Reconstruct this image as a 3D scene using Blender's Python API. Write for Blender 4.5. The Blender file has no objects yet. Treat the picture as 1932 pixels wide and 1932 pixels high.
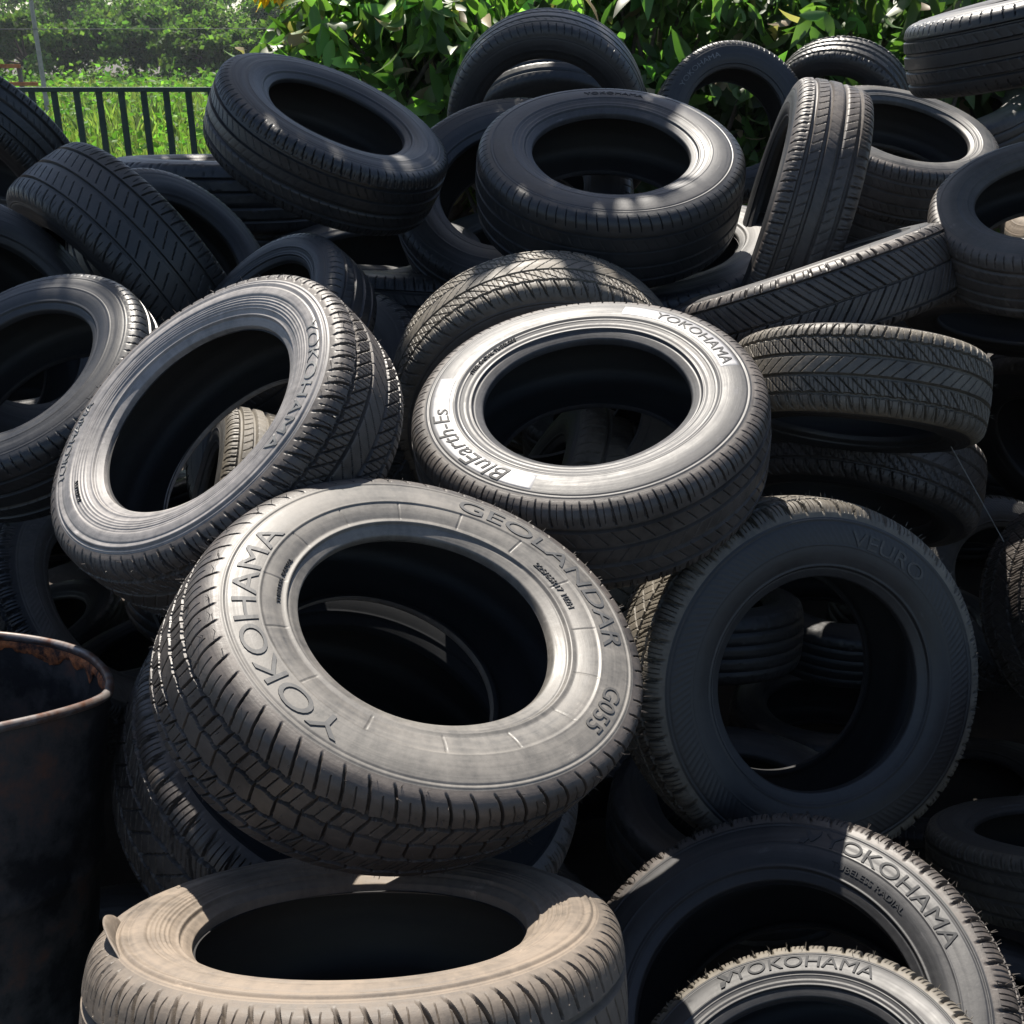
import bpy, bmesh, math, random
import numpy as np
from mathutils import Vector, Matrix, noise
random.seed(7); rng = np.random.default_rng(7)
S = bpy.context.scene
R_ = math.radians
COL = S.collection

# ---------------------------------------------------------------- camera, sky, sun, exposure
cam = bpy.data.cameras.new('camera'); camo = bpy.data.objects.new('camera', cam); COL.objects.link(camo)
camo.location = (0, 0, 1.7); camo.rotation_euler = (R_(90 - 22.7), 0, 0)
cam.lens = 36 * 2072 / 1932; cam.sensor_width = 36; cam.clip_start = 0.05; cam.clip_end = 2000
S.camera = camo
SUN = Vector((-0.14, 0.55, 0.82)).normalized()
w = bpy.data.worlds.new('World'); S.world = w; w.use_nodes = True
nt = w.node_tree; bg = nt.nodes['Background']; sk = nt.nodes.new('ShaderNodeTexSky')
sk.sky_type = 'NISHITA'; sk.sun_disc = False
sk.sun_elevation = math.asin(SUN.z); sk.sun_rotation = math.atan2(SUN.x, SUN.y)
nt.links.new(sk.outputs[0], bg.inputs[0]); bg.inputs[1].default_value = 0.068
sl = bpy.data.lights.new('sun', 'SUN'); sl.energy = 5.0; sl.angle = R_(0.5); sl.color = (1.0, 0.93, 0.83)
so = bpy.data.objects.new('sun', sl); COL.objects.link(so)
so.rotation_euler = SUN.to_track_quat('Z', 'Y').to_euler()
S.view_settings.view_transform = 'Standard'; S.view_settings.look = 'None'
S.view_settings.exposure = 1.15; S.view_settings.gamma = 1.0
S.render.resolution_x = S.render.resolution_y = 1024

# ---------------------------------------------------------------- helpers
def thing(name, label, cat, loc=(0, 0, 0), group=None, mat=None):
    o = bpy.data.objects.new(name, None); COL.objects.link(o); o.empty_display_size = 0.1
    if mat is not None: o.matrix_world = mat
    else: o.location = loc
    o['label'] = label; o['category'] = cat
    if group: o['group'] = group
    return o
def tag(o, label=None, cat=None, group=None, kind=None):
    if label: o['label'] = label
    if cat: o['category'] = cat
    if group: o['group'] = group
    if kind: o['kind'] = kind
    return o
def mesh_np(name, V, Q, smooth=True):
    """V (n,3) vertices, Q (m,k) faces of one size"""
    me = bpy.data.meshes.new(name); V = np.ascontiguousarray(V, dtype=np.float32); Q = np.ascontiguousarray(Q, dtype=np.int32)
    k = Q.shape[1]
    me.vertices.add(len(V)); me.vertices.foreach_set('co', V.ravel())
    me.loops.add(Q.size); me.loops.foreach_set('vertex_index', Q.ravel())
    me.polygons.add(len(Q)); me.polygons.foreach_set('loop_start', np.arange(0, Q.size, k, dtype=np.int32))
    me.polygons.foreach_set('loop_total', np.full(len(Q), k, dtype=np.int32))
    me.polygons.foreach_set('use_smooth', np.full(len(Q), smooth))
    me.update(calc_edges=True); me.validate()
    return me
def link(name, me, mat, parent=None):
    o = bpy.data.objects.new(name, me); COL.objects.link(o)
    if mat is not None and not me.materials: me.materials.append(mat)
    if parent: o.parent = parent
    return o
def grid_quads(N, M, closed=True):
    i = np.arange(N if closed else N - 1)[:, None]; j = np.arange(M - 1)[None, :]
    a = i * M + j; b = ((i + 1) % N) * M + j
    return np.stack([a, b, b + 1, a + 1], -1).reshape(-1, 4)

# ---------------------------------------------------------------- materials
def newmat(name):
    m = bpy.data.materials.new(name); m.use_nodes = True
    n = m.node_tree.nodes; l = m.node_tree.links
    return m, n, l, n['Principled BSDF']
def nd(n, t, **kw):
    x = n.new(t)
    for k, v in kw.items():
        if k in x.inputs: x.inputs[k].default_value = v
        else: setattr(x, k, v)
    return x
def obj_vec(n, l):
    tc = n.new('ShaderNodeTexCoord'); oi = n.new('ShaderNodeObjectInfo')
    mu = nd(n, 'ShaderNodeMath', operation='MULTIPLY'); mu.inputs[1].default_value = 37.0
    l.new(oi.outputs['Random'], mu.inputs[0])
    va = nd(n, 'ShaderNodeVectorMath', operation='ADD'); l.new(tc.outputs['Object'], va.inputs[0]); l.new(mu.outputs[0], va.inputs[1])
    return va.outputs[0], tc
def math_(n, l, op, a, b=None):
    x = nd(n, 'ShaderNodeMath', operation=op)
    for i, v in enumerate((a, b)):
        if v is None: continue
        if hasattr(v, 'links'): l.new(v, x.inputs[i])
        else: x.inputs[i].default_value = v
    return x.outputs[0]
def rubber(name, base=(.018, .018, .019), dust=(.12, .10, .085), amt=.5, rough=(.42, .75), spec=.5, bump=.15, scuff=.0, ring=.0):
    """black rubber under an uneven film of dust; scuff = pale rubbed marks, ring = fine marks running round the tyre"""
    m, n, l, bs = newmat(name)
    v, tc = obj_vec(n, l)
    n1 = nd(n, 'ShaderNodeTexNoise', Scale=6.0, Detail=6.0, Roughness=.65); l.new(v, n1.inputs[0])
    n2 = nd(n, 'ShaderNodeTexNoise', Scale=70.0, Detail=5.0, Roughness=.7); l.new(v, n2.inputs[0])
    sp = n.new('ShaderNodeSeparateXYZ'); l.new(tc.outputs['Object'], sp.inputs[0])
    ang = math_(n, l, 'ARCTAN2', sp.outputs[1], sp.outputs[0])
    rad = math_(n, l, 'SQRT', math_(n, l, 'ADD', math_(n, l, 'MULTIPLY', sp.outputs[0], sp.outputs[0]), math_(n, l, 'MULTIPLY', sp.outputs[1], sp.outputs[1])))
    cb = n.new('ShaderNodeCombineXYZ'); l.new(math_(n, l, 'MULTIPLY', rad, 190.0), cb.inputs[0]); l.new(math_(n, l, 'MULTIPLY', ang, 1.6), cb.inputs[1]); l.new(math_(n, l, 'MULTIPLY', sp.outputs[2], 60.0), cb.inputs[2])
    n3 = nd(n, 'ShaderNodeTexNoise', Scale=1.0, Detail=4.0, Roughness=.6); l.new(cb.outputs[0], n3.inputs[0])
    cb2 = n.new('ShaderNodeCombineXYZ'); l.new(math_(n, l, 'MULTIPLY', rad, 9.0), cb2.inputs[0]); l.new(math_(n, l, 'MULTIPLY', ang, 14.0), cb2.inputs[1]); l.new(math_(n, l, 'MULTIPLY', sp.outputs[2], 9.0), cb2.inputs[2])
    n4 = nd(n, 'ShaderNodeTexNoise', Scale=1.0, Detail=5.0, Roughness=.65); l.new(cb2.outputs[0], n4.inputs[0])      # streaks across the tyre
    a = math_(n, l, 'ADD', math_(n, l, 'MULTIPLY', n1.outputs[0], 1.0), math_(n, l, 'MULTIPLY', n2.outputs[0], .5))
    b = math_(n, l, 'ADD', math_(n, l, 'MULTIPLY', n4.outputs[0], .35), math_(n, l, 'MULTIPLY', n3.outputs[0], .15 + ring))
    s_ = math_(n, l, 'ADD', a, b)
    mid = .5 * (2.0 + ring) + (.5 - amt) * .45
    mr = nd(n, 'ShaderNodeMapRange'); l.new(s_, mr.inputs[0])
    mr.inputs[1].default_value = mid - .22; mr.inputs[2].default_value = mid + .24
    mr.inputs[3].default_value = amt * .25; mr.inputs[4].default_value = min(1, amt * 1.6)
    mx = nd(n, 'ShaderNodeMix', data_type='RGBA'); l.new(mr.outputs[0], mx.inputs[0])
    mx.inputs[6].default_value = (*base, 1); mx.inputs[7].default_value = (*dust, 1); col = mx.outputs[2]
    rr = nd(n, 'ShaderNodeMapRange'); l.new(mr.outputs[0], rr.inputs[0]); rr.inputs[3].default_value = rough[0]; rr.inputs[4].default_value = rough[1]
    ro = math_(n, l, 'ADD', rr.outputs[0], math_(n, l, 'MULTIPLY', math_(n, l, 'SUBTRACT', n3.outputs[0], .5), .25))
    if scuff:
        n5 = nd(n, 'ShaderNodeTexNoise', Scale=14.0, Detail=7.0, Roughness=.75); l.new(v, n5.inputs[0])
        k = nd(n, 'ShaderNodeMapRange'); l.new(math_(n, l, 'ADD', math_(n, l, 'MULTIPLY', n5.outputs[0], .7), math_(n, l, 'MULTIPLY', n3.outputs[0], .3)), k.inputs[0])
        k.inputs[1].default_value = .60; k.inputs[2].default_value = .68; k.inputs[3].default_value = 0; k.inputs[4].default_value = scuff
        m2 = nd(n, 'ShaderNodeMix', data_type='RGBA'); l.new(k.outputs[0], m2.inputs[0]); l.new(col, m2.inputs[6]); m2.inputs[7].default_value = (*[min(1, c * 2.4 + .03) for c in dust], 1); col = m2.outputs[2]
        ro = math_(n, l, 'ADD', ro, math_(n, l, 'MULTIPLY', k.outputs[0], .3))
    l.new(col, bs.inputs['Base Color']); l.new(ro, bs.inputs['Roughness']); bs.inputs['Specular IOR Level'].default_value = spec
    hh = math_(n, l, 'ADD', n2.outputs[0], math_(n, l, 'MULTIPLY', n3.outputs[0], .6))
    bu = nd(n, 'ShaderNodeBump', Strength=bump, Distance=.002); l.new(hh, bu.inputs['Height']); l.new(bu.outputs[0], bs.inputs['Normal'])
    return m
TREAD = {
 'brown': rubber('tread_rubber_brown', base=(.012, .0118, .012), dust=(.11, .092, .080), amt=.5, rough=(.40, .66), bump=.3),
 'grey': rubber('tread_rubber_grey', base=(.012, .0125, .013), dust=(.06, .057, .054), amt=.45, rough=(.38, .62), bump=.25),
 'sand': rubber('tread_rubber_sandy', base=(.03, .027, .024), dust=(.17, .138, .108), amt=.6, rough=(.45, .75), bump=.3, scuff=.4),
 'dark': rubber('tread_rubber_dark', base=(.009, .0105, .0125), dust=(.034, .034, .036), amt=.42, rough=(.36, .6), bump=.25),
 'tan': rubber('tread_rubber_tan', base=(.018, .0165, .015), dust=(.16, .14, .11), amt=.6, rough=(.42, .7), bump=.3),
}
SIDE = {
 'gloss': rubber('sidewall_rubber_gloss', base=(.016, .0165, .018), dust=(.07, .07, .075), amt=.42, rough=(.46, .64), spec=.4, bump=.15, scuff=.5, ring=.25),
 'silver': rubber('sidewall_rubber_silvery', base=(.05, .048, .047), dust=(.25, .235, .225), amt=.7, rough=(.38, .58), bump=.15, scuff=.5, ring=.35),
 'grey': rubber('sidewall_rubber_grey', base=(.02, .02, .02), dust=(.10, .095, .088), amt=.5, rough=(.46, .66), bump=.15, scuff=.5, ring=.2),
 'sand': rubber('sidewall_rubber_sandy', base=(.045, .04, .035), dust=(.20, .160, .122), amt=.68, rough=(.5, .75), bump=.25, scuff=.4, ring=.3),
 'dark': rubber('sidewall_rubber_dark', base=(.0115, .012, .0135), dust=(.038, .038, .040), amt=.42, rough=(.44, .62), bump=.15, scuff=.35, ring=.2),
 'matte': rubber('sidewall_rubber_matte', base=(.009, .010, .012), dust=(.02, .021, .023), amt=.4, rough=(.8, .95), spec=.08),
 'pale': rubber('sidewall_rubber_pale', base=(.036, .035, .033), dust=(.155, .143, .127), amt=.62, rough=(.42, .6), bump=.15, scuff=.35, ring=.25),
}
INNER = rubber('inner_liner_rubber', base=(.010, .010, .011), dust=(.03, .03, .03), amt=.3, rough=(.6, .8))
LETTER = rubber('letter_rubber', base=(.014, .015, .017), dust=(.05, .052, .056), amt=.4, rough=(.62, .8), spec=.35)
LETTER_MID = rubber('letter_rubber_dusty', base=(.02, .021, .022), dust=(.095, .095, .095), amt=.5, rough=(.55, .7), scuff=.4)
LETTER_PALE = rubber('letter_rubber_pale', base=(.06, .06, .06), dust=(.22, .22, .21), amt=.6, rough=(.4, .55))
PANEL = rubber('panel_rubber_pale', base=(.07, .07, .075), dust=(.27, .27, .28), amt=.7, rough=(.38, .5), bump=.05)
# ---------------------------------------------------------------- ground
GZ = -0.40
def noise_mat(name, c0, c1, scale, rough=.9, c2=None):
    m, n, l, bs = newmat(name); g = n.new('ShaderNodeNewGeometry')
    n1 = nd(n, 'ShaderNodeTexNoise', Scale=scale, Detail=8.0, Roughness=.65); l.new(g.outputs['Position'], n1.inputs[0])
    r1 = nd(n, 'ShaderNodeValToRGB'); l.new(n1.outputs[0], r1.inputs[0]); e = r1.color_ramp.elements
    e[0].position = .35; e[0].color = (*c0, 1); e[1].position = .65; e[1].color = (*c1, 1)
    l.new(r1.outputs[0], bs.inputs['Base Color']); bs.inputs['Roughness'].default_value = rough
    bu = nd(n, 'ShaderNodeBump', Strength=.5, Distance=.02); l.new(n1.outputs[0], bu.inputs['Height']); l.new(bu.outputs[0], bs.inputs['Normal'])
    return m
def ground():
    xs = np.concatenate([np.linspace(-700, -30, 18), np.linspace(-26, 26, 53), np.linspace(30, 700, 18)]); ys = np.concatenate([np.linspace(-200, -6, 8), np.linspace(-5, 30, 36), np.linspace(35, 900, 30)])
    V = np.array([[x, y, GZ + .03 * noise.noise(Vector((x * .4, y * .4, 0)))] for x in xs for y in ys])
    M = len(ys); i = np.arange(len(xs) - 1)[:, None]; j = np.arange(M - 1)[None, :]; a = i * M + j
    Q = np.stack([a, a + M, a + M + 1, a + 1], -1).reshape(-1, 4)
    o = link('ground', mesh_np('ground', V, Q), noise_mat('soil', (.022, .017, .013), (.05, .038, .028), 3.0)); tag(o, kind='structure')
ground()
# ---------------------------------------------------------------- foliage
def leaf_mat(name, c, sat=1.0, trans=.45, rough=.4, tint=None):
    m, n, l, bs = newmat(name)
    at = n.new('ShaderNodeVertexColor'); at.layer_name = 'leaf'
    l.new(at.outputs[0], bs.inputs['Base Color']); bs.inputs['Roughness'].default_value = rough
    bs.inputs['Specular IOR Level'].default_value = .6 if name == 'leaf' else .08
    tr = n.new('ShaderNodeBsdfTranslucent'); mt = nd(n, 'ShaderNodeMix', data_type='RGBA', blend_type='MULTIPLY'); mt.inputs[0].default_value = 1
    l.new(at.outputs[0], mt.inputs[6]); mt.inputs[7].default_value = (*(tint or (1.3, 1.7, .7)), 1)
    l.new(mt.outputs[2], tr.inputs[0]); ms = n.new('ShaderNodeMixShader'); ms.inputs[0].default_value = trans
    l.new(bs.outputs[0], ms.inputs[1]); l.new(tr.outputs[0], ms.inputs[2]); l.new(ms.outputs[0], n['Material Output'].inputs[0])
    return m
LEAF = leaf_mat('leaf', None, trans=.42, rough=.48); FAR = leaf_mat('far_leaf', None, trans=.45, rough=.6); GRASS = leaf_mat('grass_blade', None, trans=.4, rough=.55)
BARK = noise_mat('bark', (.05, .04, .03), (.14, .11, .085), 30.0)
def leaves(name, C, D, size, wid, cols, mat, parent=None, bend=.25, simple=False):
    """C centres, D unit directions, size lengths; every leaf a folded blade of 6 verts (or 4 when simple)"""
    n = len(C); up = rng.normal(0, 1, (n, 3)); s = np.cross(D, up); s /= np.linalg.norm(s, axis=1)[:, None] + 1e-9; nn = np.cross(s, D)
    L = size[:, None]; W = L * wid
    if simple:
        P = np.stack([C - s * W * .5, C + D * L * .5 - s * W * .5 + nn * L * .1, C + D * L * .5 + s * W * .5 - nn * L * .1, C + s * W * .5], 1)
        P = np.stack([C, C + D * L * .45 - s * W * .5, C + D * L - nn * L * bend, C + D * L * .45 + s * W * .5], 1)
        Q = np.arange(n)[:, None] * 4 + np.array([[0, 1, 2, 3]]); k = 4
    else:
        f = .14; st = []
        for q, ww in ((.14, .30), (.36, .50), (.60, .46), (.82, .24)):
            m = C + D * L * q - nn * L * bend * q * q; st += [m - s * W * ww + nn * W * f * ww * 2, m, m + s * W * ww + nn * W * f * ww * 2]
        P = np.stack([C] + st + [C + D * L - nn * L * bend], 1); k = 14
        o = np.arange(n)[:, None, None] * 14; F = [[0, 2, 1, 1], [0, 3, 2, 2]]
        for q in range(3): F += [[1 + q * 3, 2 + q * 3, 5 + q * 3, 4 + q * 3], [2 + q * 3, 3 + q * 3, 6 + q * 3, 5 + q * 3]]
        F += [[10, 11, 13, 13], [11, 12, 13, 13]]
        Q = (o + np.array(F)[None]).reshape(-1, 4)
    V = P.reshape(-1, 3)
    if not simple:
        me = bpy.data.meshes.new(name); faces = [tuple(dict.fromkeys(q)) for q in Q.tolist()]; me.from_pydata(V.tolist(), [], faces)
        me.polygons.foreach_set('use_smooth', [True] * len(me.polygons))
    else: me = mesh_np(name, V, Q, False)
    ca = me.color_attributes.new('leaf', 'FLOAT_COLOR', 'POINT')
    cc = np.concatenate([np.repeat(cols, k, axis=0), np.ones((n * k, 1))], 1).astype(np.float32)
    ca.data.foreach_set('color', cc.ravel())
    return link(name, me, mat, parent)
def tube(pts, rads, sides=8):
    V = []; 
    for i, (p, r) in enumerate(zip(pts, rads)):
        p = Vector(p); d = (Vector(pts[min(i + 1, len(pts) - 1)]) - Vector(pts[max(i - 1, 0)])).normalized()
        a = d.cross(Vector((.3, 1, .2))).normalized(); b = d.cross(a)
        for k in range(sides): q = 2 * math.pi * k / sides; V.append(p + r * (math.cos(q) * a + math.sin(q) * b))
    n = len(pts); F = [(i * sides + k, i * sides + (k + 1) % sides, (i + 1) * sides + (k + 1) % sides, (i + 1) * sides + k) for i in range(n - 1) for k in range(sides)]
    return V, F
def tubes(name, lst, mat, parent, sides=8):
    V, F = [], []
    for pts, rads in lst:
        v, f = tube(pts, rads, sides); o = len(V); V += v; F += [tuple(i + o for i in q) for q in f]
    me = bpy.data.meshes.new(name); me.from_pydata(V, [], F)
    for p in me.polygons: p.use_smooth = True
    return link(name, me, mat, parent)
def cvar(n, base, spread=.3, dry=0.0, drycol=(.30, .23, .14)):
    c = np.array(base)[None, :] * np.exp(rng.normal(0, spread, (n, 1))) * np.exp(rng.normal(0, .08, (n, 3)))
    m = rng.random(n) < dry; c[m] = np.array(drycol) * np.exp(rng.normal(0, .25, (m.sum(), 1)))
    return np.clip(c, 0, .8)
def shrub(label, cx, cy, z0, z1, rx, ry, n, base, size=(.10, .18), dry=.02, keep=None, group='leafy trees behind the heap', cat='tree', drooping=.9, wid=.36):
    """a broad leaved tree: trunk and limbs from the ground, leaf sprays through the crown's volume"""
    root = thing('broadleaf_tree', label, cat, (cx, cy, GZ), group)
    nb = max(12, n // 26); tips = []
    while len(tips) < nb:
        p = np.array([rng.uniform(-1, 1), rng.uniform(-1, 1), rng.uniform(-1, 1)])
        if (p ** 2).sum() > 1: continue
        q = np.array([cx + p[0] * rx, cy + p[1] * ry, (z0 + z1) / 2 + p[2] * (z1 - z0) / 2])
        if keep and not keep(q): continue
        tips.append(q)
    tips = np.array(tips); lst = []
    fork = np.array([cx, cy, max(GZ + .8, z0 - .1)])
    lst.append(([(cx, cy, GZ - .1), (cx + .03, cy, (GZ + fork[2]) / 2), tuple(fork)], (.09, .075, .06)))
    for t in tips[::2]:
        m = (fork + t) / 2 + rng.normal(0, .12, 3); lst.append(([tuple(fork - [0, 0, .1]), tuple(m), tuple(t)], (.03, .016, .007)))
    tubes('trunk', [(list(np.array(p) - [cx, cy, GZ]), r) for p, r in lst], BARK, root, 6)
    C, D = [], []
    for t in tips:
        k = rng.integers(16, 34); ax = rng.normal(0, 1, 3); ax[2] = -.3; ax /= np.linalg.norm(ax)
        s = rng.uniform(-.22, .22, (k, 1)); C.append(t + ax * s + rng.normal(0, .035, (k, 3)))
        d = rng.normal(0, .75, (k, 3)); d[:, 2] -= drooping; d /= np.linalg.norm(d, axis=1)[:, None]; D.append(d)
    C = np.concatenate(C); D = np.concatenate(D)
    if keep:
        m = np.array([keep(c) for c in C]); C, D = C[m], D[m]
    o = leaves('crown', C - [cx, cy, GZ], D, rng.uniform(*size, len(C)), wid, cvar(len(C), base, .5, dry), LEAF, root, bend=.42)
    return root
# px helper: which image row a world point falls on (used only to shape the crown's lower outline offline)
shrub('leafy tree with big bright drooping leaves right of the navy skyline tyre', -.35, 5.4, 1.1, 2.15, .75, .6, 4800, (.10, .18, .042), dry=.09, size=(.10, .17))
shrub('dark leaved tree behind the arched skyline tyre', .75, 5.6, 1.0, 2.2, 1.0, .7, 5600, (.07, .13, .034), dry=.06)
shrub('dense dark green tree behind the skyline tyre with white scuffed lettering', 2.0, 5.5, 1.0, 2.25, 1.1, .7, 6200, (.075, .135, .034), dry=.03)
shrub('bright green tree behind the highest tyre at the top right', 3.3, 6.1, .8, 2.3, 1.1, .9, 5500, (.07, .14, .03), dry=.02)
shrub('broad tree filling the gaps behind the other leafy trees', .6, 7.4, .8, 2.45, 2.2, .9, 6000, (.045, .085, .025), dry=.06, size=(.10, .18))
# the yellow spray
root = thing('yellow_leaf_branch', 'spray of yellow leaves hanging at the top, left of the leafy trees', 'branch', (-.98, 5.0, 1.97))
n = 70; C = rng.normal(0, 1, (n, 3)) * [.08, .08, .035]; D = rng.normal(0, .6, (n, 3)); D[:, 2] -= .9; D /= np.linalg.norm(D, axis=1)[:, None]
leaves('leaf_spray', C * .6, D, rng.uniform(.06, .09, n), .5, cvar(n, (.75, .42, .02), .2), LEAF, root)
tubes('twig', [([(0, 0, 0), (.3, .1, .25), (.7, .3, .6)], (.003, .006, .01))], BARK, root, 5)
# big shade tree: its crown overhangs the back of the heap above the picture and shades the upper left
def shade_tree():
    cx, cy = -3.6, 6.6; root = thing('broadleaf_tree', 'tall spreading shade tree whose crown overhangs the back of the heap', 'tree', (cx, cy, GZ), 'leafy trees behind the heap')
    blobs = SHADE
    lst = [([(cx, cy, GZ - .1), (cx + .1, cy - .1, 1.5), (cx + .2, cy - .2, 3.2)], (.16, .13, .11))]
    C, D = [], []
    for (x, y, z, r, n) in blobs:
        lst.append(([(cx + .2, cy - .2, 3.1), ((cx + x) / 2, (cy + y) / 2, max(3.5, z + .3)), (x, y, z)], (.06, .035, .01)))
        p = rng.normal(0, 1, (n, 3)); p /= np.linalg.norm(p, axis=1)[:, None]; p *= (rng.random((n, 1)) ** .4) * r; p[:, 2] *= .6
        C.append(p + [x, y, z]); d = rng.normal(0, .8, (n, 3)); d[:, 2] -= .5; d /= np.linalg.norm(d, axis=1)[:, None]; D.append(d)
    tubes('trunk', [(list(np.array(p) - [cx, cy, GZ]), r) for p, r in lst], BARK, root, 8)
    C = np.concatenate(C); D = np.concatenate(D)
    leaves('crown', C - [cx, cy, GZ], D, rng.uniform(.10, .18, len(C)), .5, cvar(len(C), (.05, .10, .03), .3), LEAF, root, simple=True)
SHADE = [(-1.6, 4.55, 4.0, .40, 700), (-2.1, 4.75, 4.0, .5, 800), (-1.12, 4.87, 4.0, .42, 700), (-1.6, 5.1, 4.1, .5, 800), (-2.2, 5.4, 4.2, .6, 900), (-.9, 5.25, 4.1, .42, 650),
         (-.33, 4.83, 4.0, .30, 560), (-.45, 5.4, 4.1, .4, 500), (-1.3, 5.65, 4.2, .5, 800), (-2.75, 5.0, 4.1, .55, 700), (-1.8, 6.1, 4.3, .5, 700), (.0, 6.05, 4.2, .3, 130), (-2.8, 6.2, 4.4, .6, 700)]
shade_tree()
# ---------------------------------------------------------------- railing
def boxm(name, x0, x1, y0, y1, z0, z1, mat, parent, bev=.002):
    bm = bmesh.new(); bmesh.ops.create_cube(bm, size=1)
    for v in bm.verts: v.co = Vector(((x0 + x1) / 2 + v.co.x * (x1 - x0), (y0 + y1) / 2 + v.co.y * (y1 - y0), (z0 + z1) / 2 + v.co.z * (z1 - z0)))
    if bev: bmesh.ops.bevel(bm, geom=bm.edges[:], offset=bev, segments=2, affect='EDGES')
    me = bpy.data.meshes.new(name); bm.to_mesh(me); bm.free(); return link(name, me, mat, parent)
GP = noise_mat('railing_green_paint', (.010, .035, .026), (.018, .05, .036), 12.0, .4)
FY = 5.9
fr = thing('railing', 'dark green metal railing of flat upright bars behind the heap', 'railing', (-3.0, FY, GZ))
RT = 1.7 - 73 / 2072 * FY / 1.0 * 1.0
RT = 1.54
boxm('top_rail', -1.6, 1.6, -.022, .022, RT - GZ - .022, RT - GZ, GP, fr)
boxm('bottom_rail', -1.6, 1.6, -.015, .015, .12, .15, GP, fr)
for k in range(28):
    x = -1.55 + k * .1125
    boxm('bar', x - .0155, x + .0155, -.006, .006, .151, RT - GZ - .0225, GP, fr, .001)
for x in (-1.6, 1.6): boxm('post', x - .03, x + .03, -.03, .03, 0, RT - GZ + .03, GP, fr)
# ---------------------------------------------------------------- field of tall grass and weeds
def grass():
    n = 60000; y = 7.0 * (95 / 7.0) ** (rng.random(n) ** 1.0); x = y * rng.uniform(-.62, .12, n)
    h = rng.uniform(.35, .8, n) * (1 + .9 * np.array([noise.noise(Vector((a * .35, b * .2, 0))) for a, b in zip(x, y)])) * (1 - .45 * y / 95)
    h = np.clip(h, .15, 1.7); C = np.stack([x, y, np.full(n, GZ)], 1); D = rng.normal(0, .28, (n, 3)); D[:, 2] = 1; D /= np.linalg.norm(D, axis=1)[:, None]
    c = cvar(n, (.15, .19, .06), .25); 
    W = np.clip(.03 + y * .0025, .03, .2); o = leaves('grass', C, D, h, (W / h)[:, None], c, GRASS, bend=.25, simple=True); tag(o, 'tall bright green grass filling the field beyond the railing', 'grass', kind='stuff')
    n = 36000; y = 7.5 * (88 / 7.5) ** rng.random(n); x = y * rng.uniform(-.62, .10, n); 
    lum = np.array([noise.noise(Vector((a * .8, b * .35, 5))) for a, b in zip(x, y)]); k = lum > .02; x, y, lum = x[k], y[k], lum[k]; n = len(x)
    z = GZ + rng.random(n) * (.5 + 1.6 * lum) ; C = np.stack([x, y, z], 1); D = rng.normal(0, 1, (n, 3)); D[:, 2] = abs(D[:, 2]) * .4; D /= np.linalg.norm(D, axis=1)[:, None]
    o = leaves('weeds', C, D, np.clip(.07 + y * .004, .07, .4) * rng.uniform(.7, 1.3, n), .6, cvar(n, (.10, .19, .035), .35), GRASS, bend=.1, simple=True); tag(o, 'leafy weeds growing among the tall grass of the field', 'weeds', kind='stuff')
grass()
# ---------------------------------------------------------------- far trees
def far_tree(x, y, h, wd, base, label, n=9000, lo=.16):
    root = thing('spreading_tree', label, 'tree', (x, y, GZ), 'trees across the field')
    lst = [([(0, 0, -.2), (.15, 0, h * .22), (.1, .1, h * .42)], (.28, .2, .15))]
    C, D, B = [], [], []
    nb = 34
    for i in range(nb):
        a = rng.uniform(0, 2 * math.pi); q = rng.random() ** .5; top = 1 - .38 * q * q; zz = h * (lo + (.92 * top - lo) * rng.random() ** .6); r = wd * .13 * rng.uniform(.6, 1.3)
        c = np.array([math.cos(a) * q * wd * .45, math.sin(a) * q * wd * .45, zz]); k = n // nb
        p = rng.normal(0, 1, (k, 3)); p /= np.linalg.norm(p, axis=1)[:, None]; p *= (rng.random((k, 1)) ** .3) * r; p[:, 2] *= .6
        p[:, 2] += .12 * r * np.sin(p[:, 0] * 5)
        C.append(c + p); d = rng.normal(0, 1, (k, 3)); d[:, 2] -= .1; d /= np.linalg.norm(d, axis=1)[:, None]; D.append(d); B.append(np.full(k, math.exp(rng.normal(0, .25))))
        if i % 3 == 0: lst.append(([(.1, .05, h * .25), tuple(c * .5 + [0, 0, h * .15]), tuple(c)], (.12, .07, .02)))
    tubes('trunk', lst, BARK, root, 6)
    C = np.concatenate(C); D = np.concatenate(D); B = np.concatenate(B)[:, None]
    leaves('crown', C, D, rng.uniform(.22, .5, len(C)), .75, np.clip(cvar(len(C), base, .25) * B, 0, .5), FAR, root, bend=.1, simple=True)
ft = [(-41, 88, 5.4, 8.5, 'far tree at the left edge beyond the field, behind the orange timbers'), (-34.5, 84, 5.0, 7.5, 'low round far tree standing behind the thin utility pole'), (-28, 88, 5.6, 8.5, 'far round tree right of the utility pole'), (-21.5, 84, 4.6, 7.5, 'low far tree above the middle of the railing'), (-16.5, 80, 4.3, 6.5, 'low far tree above the right end of the railing'), (-10.5, 84, 5, 8, 'far tree left of the near leafy trees')]
for i, (x, y, h, wd, lab) in enumerate(ft): far_tree(x, y, h, wd, [(.07, .11, .03), (.085, .13, .035), (.06, .10, .03)][i % 3], lab, 11000)
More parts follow.
